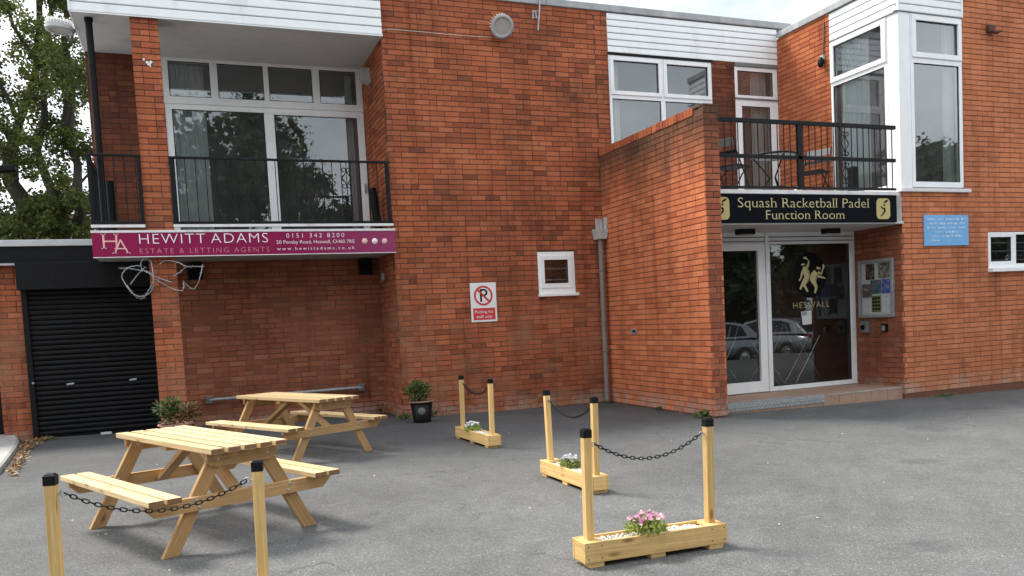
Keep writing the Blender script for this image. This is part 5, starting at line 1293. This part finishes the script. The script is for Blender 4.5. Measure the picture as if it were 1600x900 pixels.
# ================================================================== NEIGHBOURING HOUSE, LAMP
def house():
    Y0 = 34.0
    a = aY(138, 372, Y0); t = thing('house', 'pale rendered house with brown tiled roof seen through the tree', 'building', (a.x-2, Y0, 0))
    pk = aY(135, 356, Y0); lf = aY(100, 378, Y0); x0, x1 = lf.x-4.2, a.x+.9; ze = lf.z-.5
    MB().box(x0, x1, Y0, Y0+6, -.3, ze).build('wall', 'house_render', t)
    m_ = MB(); xm = x1-.9
    m_.prism([(x0-.3, ze), (x1+.3, ze), (xm, ze+1.5), (x0+2.0, ze+1.5)], (0, Y0-.2, 0), ex, ez, (0, 6.4, 0)); m_.build('roof', 'roof_tile', t)
    m_ = MB(); m_.obox((lf.x+1.0, Y0-.26, lf.z+.32), Vector((.75, 0, .38)), Vector((-.12, 0, .24)), (0, .04, 0)); m_.build('bargeboard', 'house_render', t)
    f_ = MB().box(x0+1, x0+2.2, Y0-.02, Y0+.05, 1.0, 2.2).build('window', 'white_upvc', t); MB().box(x0+1.08, x0+2.12, Y0-.03, Y0-.021, 1.08, 2.12).build('pane', 'car_glass', f_)
house()
def street_lamp():
    p, q = aY(-14, 266, 19), aY(25, 263, 19); t = thing('street_lamp', 'dark street lamp head poking in front of the tree trunk', 'street lamp', (p.x-.9, 19, 0))
    MB().tube([(p.x-.9, 19, 0), (p.x-.9, 19, p.z-.1), (p.x-.7, 19, p.z), (p.x, 19, p.z)], .05, 8).build('column', 'steel_bar', t)
    MB().obox((p+q)/2, (q-p)/2, (0, .14, 0), (0, 0, .055)).build('head', 'black_paint', t, bevel=.02)
street_lamp()

# ================================================================== PARKED CARS (seen in the door glass)
def car():
    t = thing('parked_car', 'x', 'car')
    st = [(-2.05, .42, .78, .60, 0), (-1.98, .32, .92, .76, 0), (-1.55, .26, .95, .84, 0), (-1.0, .24, .97, .86, 0), (0, .24, .96, .86, 0), (.9, .25, .92, .85, 0), (1.5, .28, .84, .82, 0), (1.95, .34, .72, .70, 0), (2.05, .42, .62, .52, 0)]
    m_ = MB(); vs = []; n = 10
    for x, zb, zt, w_, _ in st:
        for k in range(n):
            a = 2*pi*(k+.5)/n; ca, sa = cos(a), sin(a); vs.append((x, w_*(abs(ca)**.45)*(1 if ca > 0 else -1), (zb+zt)/2+(zt-zb)/2*(abs(sa)**.55)*(1 if sa > 0 else -1)))
    fs = [(i*n+k, i*n+(k+1) % n, (i+1)*n+(k+1) % n, (i+1)*n+k) for i in range(len(st)-1) for k in range(n)]+[tuple(range(n)), tuple(range(len(st)*n-1, (len(st)-1)*n-1, -1))]
    m_.add(vs, fs, smooth=True); body = m_.build('body', 'car_silver', t)
    m_ = MB(); prof = [(-1.95, .90), (-1.55, 1.30), (-1.1, 1.42), (-.2, 1.46), (.35, 1.36), (1.15, .90)]
    vs = []
    for s in (-1, 1): vs += [(x, s*(.80-.30*(z-.9)), z) for x, z in prof]
    k = len(prof); m_.add(vs, [tuple(range(k-1, -1, -1)), tuple(range(k, 2*k))]+[(i, i+1, k+i+1, k+i) for i in range(k-1)]); cab = m_.build('cabin', 'car_silver', t, bevel=.04)
    for s in (-1, 1):
        for pts in (((-1.42, .97), (-1.30, 1.27), (-.95, 1.36), (-.52, 1.38), (-.52, .97)), ((-.44, .97), (-.44, 1.385), (-.15, 1.385), (.30, 1.28), (.85, .97))):
            m_ = MB(); m_.add([(x, s*(.806-.30*(z-.9)), z) for x, z in pts], [tuple(range(len(pts)))]); m_.build('side_window', 'car_glass', cab)
    m_ = MB(); m_.add([(-1.90, -.66, .97), (-1.90, .66, .97), (-1.60, .56, 1.27), (-1.60, -.56, 1.27)], [(0, 1, 2, 3)]); [setattr(v, 'x', v.x-.025) for v in m_.v]; m_.build('rear_window', 'car_glass', cab)
    m_ = MB(); m_.add([(1.10, -.68, .95), (1.10, .68, .95), (.42, .58, 1.335), (.42, -.58, 1.335)], [(0, 1, 2, 3)]); [setattr(v, 'x', v.x+.03) for v in m_.v]; m_.build('windscreen', 'car_glass', cab)
    for x in (-1.28, 1.30):
        for s in (-1, 1):
            w0 = MB().lathe([(.19, -.10), (.30, -.10), (.32, -.06), (.32, .06), (.30, .10), (.19, .10)], (x, s*.77, .32), 24, (0, 1, 0)).build('tyre', 'tyre', t)
            MB().lathe([(.001, .09), (.06, .10), (.08, .085), (.17, .075), (.20, .095)], (x, s*.77, .32), 20, (0, s, 0)).build('rim', 'chrome', w0)
    for s in (-1, 1):
        MB().obox((-1.97, s*.60, .80), (.07, 0, 0), (0, .12, 0), (0, 0, .07)).build('rear_light', 'rear_light', t, bevel=.02); MB().obox((1.93, s*.55, .66), (.09, 0, 0), (0, .14, 0), (0, 0, .06)).build('headlight', 'lamp_glass', t, bevel=.02)
    MB().box(-2.08, -2.055, -.24, .24, .56, .66).build('number_plate', 'plate_yellow', t)
    return t
c1_ = car(); c2_ = copy_tree(c1_); c3_ = copy_tree(c1_)
S_ = 1/K
for o in (c1_, c2_, c3_): o.scale = (.93, .93, .93)
def recolor(o):
    for k in kids(o):
        if k.name.split('.')[0] in ('body', 'cabin'):
            k.data = k.data.copy(); k.data.materials[0] = MATS['car_grey']
tag(c1_, 'silver hatchback parked side on across the car park', 'car', 'parked cars'); tag(c2_, 'silver hatchback parked with its yellow rear plate towards the entrance', 'car', 'parked cars'); tag(c3_, 'dark grey hatchback at the end of the parked cars', 'car', 'parked cars'); recolor(c3_)
place(c1_, 14.2, -1.2, gz(14)-.22, radians(185)); place(c2_, 18.0, -2.8, gz(14)-.22, radians(-115)); place(c3_, 21.0, -3.6, gz(14)-.22, radians(-105))

# ================================================================== SMALL GROWTH AND LITTER
def weeds():
    r = random.Random(8)
    spots = [((1168/1, 0), 0)]
    L_ = [('tuft of green moss and weeds at the corner foot of the wing wall', XB-.05, 8.90, .13, .10, 150), ('small weed at the foot of the wing wall halfway along', XB-.05, 10.0, .07, .06, 60), ('green weeds around the foot of the grey downpipe', 6.0, 11.36, .08, .05, 60),
          ('small weed at the corner by the black pot', 2.78, 11.38, .09, .08, 80), ('small weed beside the black pot against the wall', 3.18, 11.42, .06, .10, 70), ('low weeds along the foot of the right brick wall', 10.3, 8.88, .22, .05, 150), ('scrap of weed below the small barred window', 5.05, 11.42, .10, .04, 60), ('tiny green sprig in the dead leaves by the shutter', -1.75, 12.1, .07, .05, 40)]
    for lb, x, y, rad, h, n in L_:
        t = thing('weed', lb, 'weed', (x, y, gz(x))); m_ = MB(); b = Vector((x, y, gz(x)))
        for k in range(n):
            p = b+Vector((r.gauss(0, rad*.5), -abs(r.gauss(0, .03)), r.uniform(0, h*.5))); m_.leaf(p, Vector((r.uniform(-.7, .7), r.uniform(-.8, .2), r.uniform(.3, 1))), Vector((r.uniform(-1, 1), -1, .3)), h*r.uniform(.4, .9), h*r.uniform(.15, .35))
        m_.build('leaves', 'leaf_weed', t)
    m_ = MB()
    for k in range(850):      # drift of dead leaves by the pier and shutter
        u = r.random(); v = r.random()
        if r.random() < .55: p = aG(30+u*48, 688-u*6+v*(22-18*u))
        else: p = aG(12+u*30+v*10, 738-u*46+v*10)
        d = Vector((r.uniform(-1, 1), r.uniform(-1, 1), r.uniform(-.1, .35)))
        m_.leaf(p+ez*r.uniform(.004, .02), d, Vector((r.uniform(-.4, .4), r.uniform(-.4, .4), 1)), r.uniform(.03, .065), r.uniform(.015, .035))
    for k in range(260):       # a thin line of debris along the walls
        c = r.choice((0, 1, 2, 3))
        if c == 0: p = Vector((r.uniform(9.7, 12.4), YD-abs(r.gauss(0, .05))-.02, 0))
        elif c == 1: p = Vector((XB-abs(r.gauss(0, .06))-.02, r.uniform(8.8, 11.3), 0))
        elif c == 2: p = Vector((r.uniform(3.0, 6.0), YA-abs(r.gauss(0, .05))-.02, 0))
        else: p = Vector((r.uniform(6.4, 8.3), 8.97-abs(r.gauss(0, .05)), 0))
        p.z = gz(p.x)+r.uniform(.003, .01); m_.leaf(p, Vector((r.uniform(-1, 1), r.uniform(-1, 1), r.uniform(0, .3))), Vector((r.uniform(-.5, .5), r.uniform(-.5, .5), 1)), r.uniform(.015, .04), r.uniform(.01, .02))
    tag(m_.build('dead_leaves', 'leaf_dead'), 'brown dead leaves and debris gathered along the walls', 'leaves', kind='stuff')
    m_ = MB()
    for k in range(60):
        x = r.uniform(-1, 9); y = r.uniform(3.6, 10.5)
        if x > XB-.3 and y > 8.4: continue
        s_ = r.uniform(.003, .008); a = r.uniform(0, pi); z = gz(x)+.002
        m_.add([(x+cos(a)*s_*1.6, y+sin(a)*s_*1.6, z+.001), (x-sin(a)*s_, y+cos(a)*s_, z+.001), (x-cos(a)*s_*1.6, y-sin(a)*s_*1.6, z+.001), (x+sin(a)*s_, y-cos(a)*s_, z+.001), (x, y, z+s_*.6)], [(0, 1, 4), (1, 2, 4), (2, 3, 4), (3, 0, 4)])
    tag(m_.build('stone_chips', 'pebble_white'), 'scattered pale stone chips on the asphalt', 'gravel', kind='stuff')
weeds()
lay_bricks(300)
